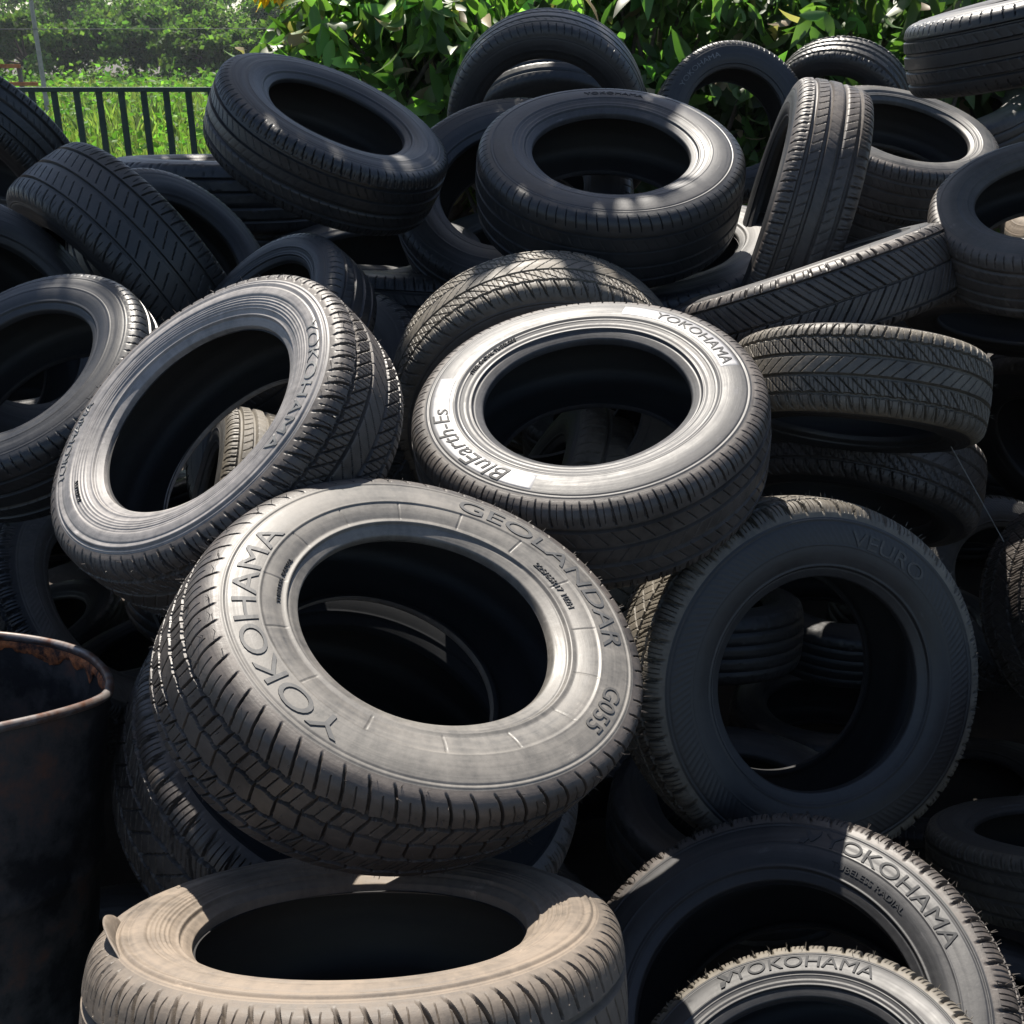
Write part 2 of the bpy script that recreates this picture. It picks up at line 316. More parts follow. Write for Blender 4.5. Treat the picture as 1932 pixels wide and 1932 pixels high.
ft2 = [(-50, 102, 8, 'second row far tree behind the left edge one'), (-40, 106, 8.6, 'second row tree rising between the two leftmost far trees'), (-30, 102, 8.2, 'second row tree rising right behind the utility pole'), (-20, 106, 8.6, 'second row tree rising over the railing middle'), (-10, 102, 8, 'second row tree rising over the railing end'), (0, 106, 8.5, 'second row tree mostly hidden by the near leafy trees'),
       (-46, 124, 12, 'tallest back row tree at the left edge'), (-32, 126, 12.5, 'tallest back row tree behind the utility pole'), (-18, 124, 12, 'tallest back row tree above the railing'), (-4, 126, 12.5, 'back row tree partly hidden by the near leafy trees'), (12, 118, 11, 'back row tree glimpsed through the near leaves'), (26, 122, 12, 'farthest right back row tree glimpsed behind the near trees')]
for i, (x, y, h, lab) in enumerate(ft2): far_tree(x, y, h, 12 if y < 110 else 16, [(.07, .11, .032), (.06, .10, .03), (.08, .12, .035)][i % 3], lab, 11000)
def underbrush():
    n = 7000; x = rng.uniform(-60, 10, n); y = rng.uniform(78, 100, n); z = GZ + rng.random(n) ** 1.5 * 1.6; C = np.stack([x, y, z], 1)
    D = rng.normal(0, 1, (n, 3)); D /= np.linalg.norm(D, axis=1)[:, None]
    o = leaves('underbrush', C, D, rng.uniform(.25, .5, n), .7, cvar(n, (.07, .11, .03), .3), FAR, simple=True); tag(o, 'dark undergrowth at the foot of the far trees', 'undergrowth', kind='stuff')
underbrush()
# utility pole and wires
PM = noise_mat('pale_concrete', (.28, .27, .25), (.40, .38, .35), 6.0)
pp = thing('utility_pole', 'thin pale utility pole in the field before the far trees', 'pole', (-15.9, 40, GZ))
tubes('shaft', [([(0, 0, -.3), (0, 0, 4.0), (0, 0, 8.5)], (.085, .07, .055))], PM, pp, 12)
WM = noise_mat('dull_wire', (.10, .10, .10), (.16, .16, .16), 6.0)
for dz, lab in ((3.72, 'upper overhead wire crossing the field at the pole'), (2.82, 'lower overhead wire crossing the field at the pole')):
    ws = thing('wire', lab, 'wire', (-15.9, 40, GZ))
    tubes('cable', [([(x, -.11 + .06 * 0, dz + .0009 * (x ** 2) * .3) for x in np.linspace(-16, 30, 24)], [.012] * 24)], WM, ws, 5)
# orange timbers
OM = noise_mat('orange_timber', (.30, .11, .05), (.5, .2, .09), 9.0)
tb = thing('timber_frame', 'small orange timber frame in the field at the left edge', 'frame', (-8.4, 20, GZ))
for k, (z, L) in enumerate(((1.89, 1.0), (1.61, 1.25))): boxm('beam', -.9, -.9 + L, -.03, .03, z - .03, z + .03, OM, tb)
for x in (-.6, .05): boxm('post', x - .03, x + .03, .032, .09, 0, 1.9, WM, tb)

# ---------------------------------------------------------------- air
hz = bpy.data.meshes.new('haze'); bm = bmesh.new(); bmesh.ops.create_cube(bm, size=1)
for v in bm.verts: v.co = Vector((v.co.x * 460, 90 + v.co.y * 460, 9.3 + v.co.z * 22.6))
bm.to_mesh(hz); bm.free()
hm = bpy.data.materials.new('haze'); hm.use_nodes = True; hn = hm.node_tree; hn.nodes.remove(hn.nodes['Principled BSDF'])
pv = hn.nodes.new('ShaderNodeVolumePrincipled'); pv.inputs['Density'].default_value = .00032; pv.inputs['Color'].default_value = (.8, .88, .95, 1); pv.inputs['Anisotropy'].default_value = .3
hn.links.new(pv.outputs[0], hn.nodes['Material Output'].inputs['Volume'])
tag(link('haze', hz, hm), kind='stuff')
# ---------------------------------------------------------------- tyres
def pchip(x, y, xs):
    """smooth monotone-ish curve through control points (Catmull-Rom tangents)"""
    x = np.asarray(x, float); y = np.asarray(y, float)
    m = np.gradient(y, x); i = np.clip(np.searchsorted(x, xs) - 1, 0, len(x) - 2)
    h = x[i + 1] - x[i]; t = (xs - x[i]) / h
    return (2*t**3-3*t**2+1)*y[i] + (t**3-2*t**2+t)*h*m[i] + (-2*t**3+3*t**2)*y[i+1] + (t**3-t**2)*h*m[i+1]
def curve(pts, M):
    p = np.array(pts, float); d = np.r_[0, np.cumsum(np.hypot(*(p[1:] - p[:-1]).T))]
    u = np.linspace(0, d[-1], M)
    return np.interp(u, d, d), pchip(d, p[:, 0], u), pchip(d, p[:, 1], u), d[-1]
def normals2(r, z):
    dr = np.gradient(r); dz = np.gradient(z); L = np.hypot(dr, dz) + 1e-9
    return dz / L, -dr / L           # (nr, nz): outward when walking with z rising over the crown
SOFT = [.0013]
def groove(d, wd):
    soft = SOFT[0]
    return np.clip((wd / 2 - np.abs(d)) / soft + .5, 0, 1)
def phase(p, pitch):
    return (p - np.floor(p) - .5) * pitch
def pat(kind, u, v, R, hw):
    """groove depth 0..1; u in turns (0..1), v across (-1..1), hw half arc width in m"""
    C = 2 * math.pi * R; x = v * hw; av = np.abs(v); h = np.zeros(np.broadcast(u, v).shape)
    def longi(pos, wd, amp=0, P=0, dep=1.0):
        return dep * groove((v - pos) * hw + amp * np.sin(2 * math.pi * P * u), wd)
    def lat(P, skew, wd, lo, hi, dep=1.0, off=0.0, curv=0.0, side=0):
        mask = ((av > lo) & (av < hi)) if side == 0 else ((v * side > lo) & (v * side < hi))
        ph = u * P + skew * v + curv * av * av + off
        return dep * groove(phase(ph, C / P), wd) * mask
    mx = lambda *a: np.maximum.reduce(np.broadcast_arrays(*a))
    if kind == 'highway':
        P = 62
        h = mx(longi(-.50, .0065, .0016, P), longi(.50, .0065, .0016, P), longi(-.17, .006, .0018, P), longi(.17, .006, .0018, P),
               lat(P, 0, .0034, .51, 1.2, .9, 0, 1.1), lat(P, .9, .0032, 0, .16, .8), lat(P, -.9, .0034, .19, .49, .9, .3, .8),
               lat(P * 2, -.9, .0013, .22, .46, .5, .1), lat(P, 0, .0012, .56, .8, .3, .5, 1.1))
    elif kind == 'touring':
        P = 80
        h = mx(longi(-.5, .0085), longi(-.16, .0085), longi(.17, .0085), longi(.5, .0085),
               lat(P, .6, .0028, .56, 1.05, .7), lat(P, 3.4, .0018, .2, .44, .5, .2), lat(P, -3, .0014, 0, .12, .35),
               lat(P * 2, .4, .0012, .6, .9, .3, .25))
    elif kind == 'directional':
        P = 58
        h = mx(longi(-.62, .006), longi(.62, .006), longi(0, .005), lat(P, 0, .0055, .66, 1.15, 1, 0, 0), 
               groove(phase(u * P + 2.4 * av, C / P), .0045) * (av < .6), lat(P * 2, 0, .0014, .68, .95, .4, .25),
               .5 * groove(phase(u * P * 2 + 4.8 * av + .5, C / P / 2), .0014) * (av < .6))
    elif kind == 'block':
        P = 70
        h = mx(longi(-.56, .006, .001, P), longi(.56, .006, .001, P), longi(-.2, .006), longi(.2, .006),
               lat(P, 0, .004, .6, 1.1, .9, 0, 1.0), lat(P, 4.5, .0032, .22, .54, .85, .35), lat(P, -4, .002, 0, .19, .6),
               lat(P * 3, 2, .0012, .22, .54, .4), lat(P * 2, 1, .0012, .6, .9, .4, .25))
    elif kind == 'winter':
        P = 60
        h = mx(longi(-.58, .006, .0015, P), longi(.58, .006, .0015, P), longi(-.25, .006, .002, P), longi(.25, .006, .002, P),
               lat(P, 0, .0050, .6, 1.2, 1, 0, .4), lat(P, 2.2, .0045, .27, .56, .9, .5), lat(P, -2.5, .003, 0, .24, .8),
               lat(P * 4, 0, .0012, .62, .9, .5), lat(P * 4, 5, .0012, .27, .56, .5), lat(P * 2, 3, .0012, 0, .24, .4))
    elif kind == 'summer':
        P = 68
        h = mx(longi(-.46, .009), longi(.0, .009), longi(.46, .009), lat(P, .3, .0042, .53, 1.1, .95, 0, .9),
               lat(P, 2.6, .0026, .1, .4, .6, .3), lat(P * 2, .3, .0012, .62, .9, .3, .25))
    elif kind == 'worn':
        P = 84
        h = mx(longi(-.48, .007, dep=.7), longi(-.17, .007, dep=.7), longi(.17, .007, dep=.7), longi(.48, .007, dep=.7),
               lat(P, .8, .002, .6, 1.0, .5), lat(P, 3, .0014, .2, .42, .3))
    return h
def tread_mesh(kind, R, w, N, M, depth=.0075, hairs=0, seed=0, wear=0.0):
    k = R / .32
    pts = [(R - .034 * k, .475 * w), (R - .024 * k, .462 * w), (R - .0155 * k, .438 * w), (R - .009 * k, .40 * w), (R - .0045 * k, .33 * w), (R - .0015 * k, .18 * w), (R, 0)]
    pts = [(r, -z) for r, z in pts] + [(r, z) for r, z in pts[::-1][1:]]
    _, r, z, L = curve(pts, M); nr, nz = normals2(r, z); hw = L / 2
    v = np.linspace(-1, 1, M)[None, :]; u = (np.arange(N) / N)[:, None]
    h = pat(kind, u, v, R, hw) * np.clip((.97 - np.abs(v)) / .12, 0, 1)
    rg = np.random.default_rng(seed)
    d = h * depth * (1 - wear)
    th = 2 * math.pi * u
    wob = .0035 * np.sin(th * 2 + seed) + .0010 * np.sin(th * 5 + seed * 2)
    rr = r[None, :] - nr[None, :] * d + wob; zz = z[None, :] - nz[None, :] * d
    V = np.stack([rr * np.cos(th), rr * np.sin(th), zz + 0 * th], -1).reshape(-1, 3)
    Q = grid_quads(N, M)
    if hairs:
        hv = rg.choice([-.92, -.8, -.66, -.36, 0, .36, .66, .8, .92], hairs) + rg.normal(0, .01, hairs); hu = np.round(rg.random(hairs) * 64) / 64 + .004
        j = ((hv + 1) / 2 * (M - 1)).astype(int); hr = r[j]; hz = z[j]; a = hu * 2 * math.pi
        ln = rg.uniform(.004, .010, hairs); nn = np.stack([nr[j] * np.cos(a), nr[j] * np.sin(a), nz[j]], -1)
        base = np.stack([hr * np.cos(a), hr * np.sin(a), hz], -1); tan = np.stack([-np.sin(a), np.cos(a), 0 * a], -1); bi = np.cross(nn, tan)
        rad = .0007; tip = base + nn * ln[:, None] + tan * rg.normal(0, .002, (hairs, 1)) + bi * rg.normal(0, .002, (hairs, 1))
        P = [base - nn * .001 + rad * (math.cos(q) * tan + math.sin(q) * bi) for q in (0, 2.1, 4.2)] + [tip + .4 * rad * (math.cos(q) * tan + math.sin(q) * bi) for q in (0, 2.1, 4.2)]
        HV = np.stack(P, 1).reshape(-1, 3); o = len(V) + np.arange(hairs)[:, None] * 6
        HQ = np.concatenate([o + np.array([[a_, b_, b_ + 3, a_ + 3]]) for a_, b_ in ((0, 1), (1, 2), (2, 0))])
        V = np.concatenate([V, HV]); Q = np.concatenate([Q, HQ])
    me = mesh_np('tread', V, Q); me.set_sharp_from_angle(angle=math.radians(42))
    return me
def side_ctrl(R, rb, w):
    k = R / .32; rs = R - .034 * k; H = rs - rb
    return [(rs, .475 * w), (rb + .85 * H, .49 * w), (rb + .62 * H, .5 * w), (rb + .42 * H, .492 * w), (rb + .24 * H, .462 * w), (rb + .12 * H, .43 * w), (rb + .05 * H, .412 * w), (rb + .012 * H, .40 * w), (rb, .38 * w), (rb, .34 * w)]
def side_disp(style, th, f):
    """outward displacement in m; f = 0 at the tread edge, 1 at the bead"""
    g = lambda c, wd: np.exp(-((f - c) / wd) ** 2)
    st = lambda c, wd=.006: 1 / (1 + np.exp(-(f - c) / wd))
    d = .0011 * g(.035, .012) - .0012 * g(.07, .01) + .0022 * g(.80, .018) - .0012 * g(.845, .012) + 0 * th
    if style == 'ridged':
        d = d + .0022 * g(.12, .03) - .001 * g(.19, .015)
        for c in (.44, .50, .56, .62, .68): d = d + .0014 * g(c, .011)
        d = d - .003 * st(.4, .01)
    elif style == 'panel':
        d = d - .0018 * (st(.47) - st(.76)) + .0007 * g(.46, .01)
        P = 15; x = np.abs(((th * P / (2 * math.pi)) % 1) - .5) / P * 2 * math.pi
        d = d - .0014 * np.exp(-(x / .004) ** 2) * (st(.47) - st(.76))
    elif style == 'hatch':
        P = 150; x = np.abs(((th * P / (2 * math.pi) + f * 6) % 1) - .5)
        d = d + .0009 * np.clip((x - .25) * 4, 0, 1) * (st(.10) - st(.42)) + .001 * g(.45, .01)
    elif style == 'band':
        d = d + .0012 * g(.52, .01) + .0010 * g(.60, .008) - .0015 * (st(.56) - st(.7))
    elif style == 'plain':
        d = d + .0014 * g(.42, .012) - .0006 * g(.3, .05)
    return d
def side_mesh(style, R, rb, w, N, M, sign, seed=0, squash=None):
    _, r, z, L = curve(side_ctrl(R, rb, w), M)
    nr, nz = normals2(r, z); nr, nz = -nr, -nz
    if nz[M // 3] < 0: nr, nz = -nr, -nz
    f = np.linspace(0, 1, M)[None, :]; th = (np.arange(N) / N * 2 * math.pi)[:, None]
    ff = np.clip((r[0] - r) / (r[0] - rb), 0, 1)[None, :]
    d = side_disp(style, th, ff) * np.clip(f / .03, 0, 1)
    wob = .0035 * np.sin(th * 2 + seed) + .0010 * np.sin(th * 5 + seed * 2); wz = .0018 * np.sin(th * 3 + seed) * ff
    rr = r[None, :] + nr[None, :] * d + wob * (1 - ff * .3); zz = z[None, :] + nz[None, :] * d + wz
    if squash is not None: rr, zz = squash(th, ff, rr, zz, sign)
    V = np.stack([rr * np.cos(th), rr * np.sin(th), sign * zz + 0 * th], -1).reshape(-1, 3)
    Q = grid_quads(N, M)
    if sign > 0: Q = Q[:, ::-1]
    return mesh_np('sidewall', V, Q)
def side_z(R, rb, w, r):
    _, rr, zz, L = curve(side_ctrl(R, rb, w), 200)
    return np.interp(-np.asarray(r), -rr[:170], zz[:170])
def surf_pt(name, R, rb, w, r, a, lift):
    """point on the finished (displaced, slightly warped) sidewall at radius r, angle a, raised by lift"""
    style, seed, sh = SURF.get(name, ('plain', 0, None)); rs = R - .034 * R / .32; f = min(1, max(0, (rs - r) / (rs - rb)))
    z = float(side_z(R, rb, w, r)) + float(side_disp(style, np.array([[a]]), np.array([[f]]))[0, 0]) + .0018 * math.sin(a * 3 + seed) * f + lift
    wob = .0035 * math.sin(a * 2 + seed) + .0010 * math.sin(a * 5 + seed * 2)
    rr = r + wob * (1 - f * .3)
    x, y = rr * math.cos(a), rr * math.sin(a)
    if sh: x += sh[0] * (z - .5 * w); y += sh[1] * (z - .5 * w)
    return x, y, z
def liner_mesh(R, rb, w, N=128, seed=0):
    k = R / .32; rs = R - .034 * k; H = rs - rb
    half = [(rb, .345 * w), (rb + .05 * H, .345 * w), (rb + .16 * H, .40 * w), (rb + .45 * H, .445 * w), (rb + .75 * H, .44 * w), (rs - .006, .42 * w), (R - .024 * k, .35 * w), (R - .018 * k, .2 * w), (R - .016 * k, 0)]
    pts = half + [(r, -z) for r, z in half[::-1][1:]]
    _, r, z, L = curve(pts, 60); th = (np.arange(N) / N * 2 * math.pi)[:, None]
    wob = .0012 * np.sin(th * 2 + seed)
    lay = .0006 * np.sin(np.linspace(0, 46, 60))[None, :]
    V = np.stack([(r + lay + wob) * np.cos(th), (r + lay + wob) * np.sin(th), z + 0 * th], -1).reshape(-1, 3)
    return mesh_np('inner_liner', V, grid_quads(N, 60))
def text_mesh(s, size, bold=0.0, shear=0.0):
    c = bpy.data.curves.new('t', 'FONT'); c.body = s; c.size = size; c.offset = 0; c.shear = shear; c.extrude = .001; c.resolution_u = 5
    c.align_x = 'CENTER'; c.align_y = 'CENTER'
    o = bpy.data.objects.new('t', c); COL.objects.link(o)
    me = bpy.data.meshes.new_from_object(o.evaluated_get(bpy.context.evaluated_depsgraph_get()))
    bpy.data.objects.remove(o); bpy.data.curves.remove(c)
    return me
def arc_text(parent, s, R, rb, w, frac, height, ang, spread=1.0, bold=0.0, shear=0.0, mat=None, sign=1, lift=.0016, name='lettering'):
    """letters on the sidewall: frac 0 = tread edge .. 1 = bead; ang = centre angle in degrees; they read clockwise, tops outward"""
    me = text_mesh(s, height * 1.38, bold, shear); bm = bmesh.new(); bm.from_mesh(me); bpy.data.meshes.remove(me)
    bmesh.ops.triangulate(bm, faces=bm.faces[:])
    for _ in range(3):
        e = [x for x in bm.edges if x.calc_length() > .008]
        if e: bmesh.ops.subdivide_edges(bm, edges=e, cuts=1); bmesh.ops.triangulate(bm, faces=bm.faces[:])
    rs = R - .034 * R / .32; rc = rs - frac * (rs - rb)
    ys = [v.co.y for v in bm.verts]; yc = (max(ys) + min(ys)) / 2
    for v in bm.verts:
        r = rc + (v.co.y - yc); a = R_(ang) - v.co.x * spread / rc
        x_, y_, z_ = surf_pt(parent.name, R, rb, w, r, a, lift if v.co.z > 0 else -.003)
        v.co = Vector((x_, y_, sign * z_))
    out = bpy.data.meshes.new(name); bm.to_mesh(out); bm.free()
    for p in out.polygons: p.use_smooth = False
    return link(name, out, mat or LETTER, parent)
def sector(parent, R, rb, w, f0, f1, a0, a1, mat, lift=.0005, name='pale_band'):
    N = 60; M = 14; rs = R - .034 * R / .32
    r = rs - np.linspace(f0, f1, M) * (rs - rb); th = np.radians(np.linspace(a0, a1, N))[:, None]
    V = []
    for i, t in enumerate(th[:, 0]):
        for j, q in enumerate(r): V.append(surf_pt(parent.name, R, rb, w, float(q), float(t), -.003 if i in (0, N - 1) or j in (0, M - 1) else lift))
    V = np.array(V)
    Q = grid_quads(N, M, False)
    if a1 > a0: Q = Q[:, ::-1]
    return link(name, mesh_np(name, V, Q), mat, parent)
def emblem(parent, R, rb, w, frac, size, ang, mat):
    """the two slanted strokes of the maker's mark, raised on the sidewall"""
    rs = R - .034 * R / .32; rc = rs - frac * (rs - rb); bm = bmesh.new()
    for poly in ([(-.5, .5), (-.2, .5), (.12, .05), (.5, .5), (.5, .2), (.1, -.3), (0, -.3)], [(-.55, -.1), (-.1, -.1), (-.35, -.5), (-.65, -.5)]):
        top = []
        for x, y in poly:
            r = rc + y * size; a = R_(ang) - x * size / rc
            top.append(bm.verts.new(surf_pt(parent.name, R, rb, w, r, a, .002)))
        f = bm.faces.new(top)
        ex = bmesh.ops.extrude_face_region(bm, geom=[f]); 
        for v in [g for g in ex['geom'] if isinstance(g, bmesh.types.BMVert)]: v.co.z -= .004
    bmesh.ops.recalc_face_normals(bm, faces=bm.faces[:])
    me = bpy.data.meshes.new('emblem'); bm.to_mesh(me); bm.free()
    return link('emblem', me, mat, parent)
def pose(p, n):
    n = Vector(n).normalized(); x = Vector((1, 0, 0)); x = (x - n * x.dot(n)).normalized(); y = n.cross(x)
    return Matrix(((x.x, y.x, n.x, p[0]), (x.y, y.y, n.y, p[1]), (x.z, y.z, n.z, p[2]), (0, 0, 0, 1)))
SURF = {}
def tyre(key, label, pattern='touring', style='plain', tm='grey', sm='dark', res=1, hairs=0, depth=.0075, group='tyres heaped on the pile', squash=None, spin=0.0, shear=None):
    P = POSES[key]; R, rb, w = P['R'], P['rb'], P['w']
    mat = pose(P['p'], P['n'])
    if spin: mat = mat @ Matrix.Rotation(R_(spin), 4, 'Z')
    root = thing('tyre', label, 'tyre', group=group, mat=mat)
    N, M = {0: (420, 40), 1: (960, 76), 2: (1700, 112), 3: (2600, 140)}[res]; SOFT[0] = {0: .0018, 1: .0012, 2: .0009, 3: .0006}[res]; seed = sum(map(ord, key)) % 97
    tr = link('tread', tread_mesh(pattern, R, w, N, M, depth, hairs, seed), TREAD[tm], root)
    NS, MS = {0: (128, 30), 1: (360, 56), 2: (900, 90), 3: (900, 90)}[res]
    if style == 'hatch': NS = 900
    sa = link('sidewall', side_mesh(style, R, rb, w, NS, MS, 1, seed, squash), SIDE[sm], root); SURF[sa.name] = (style, seed, shear)
    sb = link('sidewall', side_mesh(style, R, rb, w, NS, MS, -1, seed), SIDE[sm], root)
    link('inner_liner', liner_mesh(R, rb, w, 96 if res < 2 else 180, seed), INNER, root)
    if shear:
        for o in root.children:
            n = len(o.data.vertices); a = np.empty(n * 3, np.float32); o.data.vertices.foreach_get('co', a); a = a.reshape(-1, 3)
            k = a[:, 2] - .5 * w; a[:, 0] += shear[0] * k; a[:, 1] += shear[1] * k; o.data.vertices.foreach_set('co', a.ravel()); o.data.update()
    return root, sa, sb, (R, rb, w)
POSES = {
 'br2': {'p': [0.3891, 1.001, 0.3822], 'n': [-0.3532, -0.0589, 0.9337], 'R': 0.2691, 'rb': 0.1763, 'w': 0.1577},
 'geo': {'p': [-0.1386, 1.393, 0.8686], 'n': [0.3049, -0.2205, 0.9265], 'R': 0.3356, 'rb': 0.1878, 'w': 0.226},
 'torn': {'p': [-0.1767, 0.9749, 0.6551], 'n': [-0.0043, 0.4351, 0.9004], 'R': 0.3128, 'rb': 0.1914, 'w': 0.2334},
 'left': {'p': [-0.5122, 1.8606, 1.0563], 'n': [-0.459, -0.461, 0.7595], 'R': 0.3248, 'rb': 0.1968, 'w': 0.2133},
 'blue': {'p': [0.1524, 2.0485, 1.0096], 'n': [-0.1208, -0.3138, 0.9418], 'R': 0.3495, 'rb': 0.2012, 'w': 0.2171},
 'br1': {'p': [0.4356, 1.2941, 0.2478], 'n': [-0.3972, -0.2633, 0.8792], 'R': 0.3643, 'rb': 0.2246, 'w': 0.2096},
 'big': {'p': [0.5672, 1.8964, 0.5504], 'n': [0.2644, -0.9032, 0.338], 'R': 0.3644, 'rb': 0.2104, 'w': 0.2258},
 'xr': {'p': [1.6196, 2.7263, 0.2642], 'n': [0.329, -0.8203, 0.4678], 'R': 0.318, 'rb': 0.2, 'w': 0.21},
 'w': {'p': [1.4848, 2.989, 0.1802], 'n': [0.1831, -0.7091, 0.681], 'R': 0.3, 'rb': 0.1887, 'w': 0.1887},
 'yr': {'p': [1.3124, 2.1145, -0.0923], 'n': [-0.0799, 0.3879, 0.9182], 'R': 0.2955, 'rb': 0.1791, 'w': 0.1791},
 'under': {'p': [-0.2834, 1.656, 0.5158], 'n': [0.4139, -0.196, 0.8889], 'R': 0.4097, 'rb': 0.2504, 'w': 0.2504},
 'e': {'p': [0.2599, 3.0774, 1.3737], 'n': [0.0092, -0.4039, 0.9148], 'R': 0.3621, 'rb': 0.2102, 'w': 0.2287},
 'l': {'p': [1.2398, 2.5931, 1.3363], 'n': [-0.311, -0.3332, 0.8901], 'R': 0.268, 'rb': 0.1601, 'w': 0.1728},
 'm': {'p': [0.7413, 2.7132, 1.1358], 'n': [-0.3197, 0.2076, 0.9245], 'R': 0.3507, 'rb': 0.2206, 'w': 0.1853},
 'k': {'p': [1.2332, 2.7024, 1.7511], 'n': [-0.2311, 0.0299, 0.9725], 'R': 0.33, 'rb': 0.2, 'w': 0.175},
 'o': {'p': [0.0748, 2.7033, 0.8795], 'n': [0.1179, -0.9542, -0.275], 'R': 0.384, 'rb': 0.2415, 'w': 0.2294},
 'p': {'p': [0.1474, 2.8443, 0.4327], 'n': [-0.883, -0.0062, 0.4694], 'R': 0.3811, 'rb': 0.2397, 'w': 0.2996},
 'r': {'p': [0.7577, 2.3367, 1.007], 'n': [-0.1325, -0.4295, -0.8933], 'R': 0.2811, 'rb': 0.1768, 'w': 0.19},
 'q': {'p': [-0.6425, 2.288, 0.6955], 'n': [-0.9078, -0.2558, 0.3324], 'R': 0.287, 'rb': 0.1805, 'w': 0.1534},
 'l14': {'p': [-1.0022, 2.2353, 1.0359], 'n': [-0.2631, -0.4993, 0.8255], 'R': 0.2899, 'rb': 0.1732, 'w': 0.1869},
 'z': {'p': [-0.604, 2.7426, 1.029], 'n': [-0.5455, -0.4619, 0.6994], 'R': 0.2792, 'rb': 0.1861, 'w': 0.1861},
 'i': {'p': [0.7553, 3.0162, 1.3006], 'n': [-0.9667, 0.1314, 0.2196], 'R': 0.3366, 'rb': 0.2146, 'w': 0.2049},
 's': {'p': [0.9237, 2.7965, 0.6279], 'n': [-0.2495, -0.5662, -0.7856], 'R': 0.3396, 'rb': 0.2228, 'w': 0.2122},
 'ledge': {'p': [-0.9443, 2.2805, 0.4854], 'n': [0.7403, -0.2001, 0.6418], 'R': 0.3214, 'rb': 0.2021, 'w': 0.2021},
 'n': {'p': [0.4206, 3.2322, 1.083], 'n': [-0.1662, -0.1749, 0.9705], 'R': 0.4081, 'rb': 0.2438, 'w': 0.2226},
 't13': {'p': [-1.304, 2.6826, 1.0546], 'n': [0.8138, -0.3183, 0.4862], 'R': 0.3429, 'rb': 0.2157, 'w': 0.2157},
 'a': {'p': [-0.504, 3.1746, 1.4714], 'n': [0.4203, -0.2479, 0.8729], 'R': 0.33, 'rb': 0.19, 'w': 0.2},
 'd': {'p': [0.0058, 3.4883, 1.2626], 'n': [-0.0978, -0.6752, 0.7311], 'R': 0.3689, 'rb': 0.2183, 'w': 0.2122},
 'b': {'p': [-1.0906, 3.168, 1.1157], 'n': [-0.648, -0.567, -0.5086], 'R': 0.3728, 'rb': 0.2345, 'w': 0.2579},
 'j': {'p': [1.3769, 4.1278, 1.3652], 'n': [0.1071, -0.3982, 0.911], 'R': 0.341, 'rb': 0.2255, 'w': 0.22},
 'cc': {'p': [-0.5289, 2.8911, 0.7435], 'n': [-0.486, -0.492, 0.7223], 'R': 0.4035, 'rb': 0.2411, 'w': 0.2601},
 'aa': {'p': [-0.2949, 3.6128, 0.9248], 'n': [0.0548, 0.1448, 0.9879], 'R': 0.3893, 'rb': 0.2225, 'w': 0.2336},
 't0': {'p': [-1.762, 3.8377, 1.43], 'n': [-0.3772, -0.6455, -0.6641], 'R': 0.318, 'rb': 0.19, 'w': 0.205},
 'f': {'p': [0.1212, 4.0147, 1.4881], 'n': [-0.084, -0.9361, -0.3417], 'R': 0.3465, 'rb': 0.2331, 'w': 0.21},
 'g': {'p': [0.8389, 4.4845, 1.443], 'n': [0.1365, -0.9065, 0.3995], 'R': 0.3036, 'rb': 0.191, 'w': 0.1763},
 'h': {'p': [1.3041, 4.6582, 1.4969], 'n': [-0.4599, -0.7338, -0.5001], 'R': 0.279, 'rb': 0.18, 'w': 0.162},
 'c2': {'p': [-1.008, 3.3063, 1.1068], 'n': [0.6864, -0.4008, 0.6067], 'R': 0.3006, 'rb': 0.1796, 'w': 0.1938},
 'ff': {'p': [2.0713, 4.1493, 1.2775], 'n': [-0.8784, -0.0497, 0.4754], 'R': 0.318, 'rb': 0.19, 'w': 0.205},
 'gg': {'p': [1.8458, 4.9019, 1.3828], 'n': [-0.2852, -0.1691, 0.9434], 'R': 0.3613, 'rb': 0.2159, 'w': 0.2329},
 'bb': {'p': [-0.4797, 3.7365, 0.9853], 'n': [-0.0457, -0.1453, 0.9883], 'R': 0.3918, 'rb': 0.2341, 'w': 0.2526},
 'dd': {'p': [0.0766, 4.3233, 0.9502], 'n': [-0.0844, -0.1613, 0.9833], 'R': 0.4313, 'rb': 0.2564, 'w': 0.2331},
 'c3': {'p': [-1.058, 4.1879, 1.2236], 'n': [0.017, 0.0514, 0.9985], 'R': 0.4112, 'rb': 0.2492, 'w': 0.2492},
 'v': {'p': [1.5048, 3.3166, 0.9911], 'n': [-0.233, -0.3779, -0.8961], 'R': 0.3071, 'rb': 0.1861, 'w': 0.1861},
 'u': {'p': [1.9171, 3.5661, 0.4865], 'n': [-0.773, -0.4124, -0.4822], 'R': 0.3831, 'rb': 0.2289, 'w': 0.247},
 'j2': {'p': [1.6332, 4.9701, 1.0904], 'n': [0.1557, -0.2814, 0.9469], 'R': 0.4281, 'rb': 0.2675, 'w': 0.2675},
 'c4': {'p': [-1.0702, 5.2688, 0.8126], 'n': [-0.0668, -0.2048, 0.9765], 'R': 0.4098, 'rb': 0.2483, 'w': 0.2483},
 'f2': {'p': [0.1888, 4.7539, 1.3901], 'n': [-0.0887, -0.7437, -0.6626], 'R': 0.396, 'rb': 0.24, 'w': 0.24},
 'y2': {'p': [1.325, 2.6776, -0.3845], 'n': [-0.2518, 0.2371, 0.9383], 'R': 0.33, 'rb': 0.2, 'w': 0.2},
}
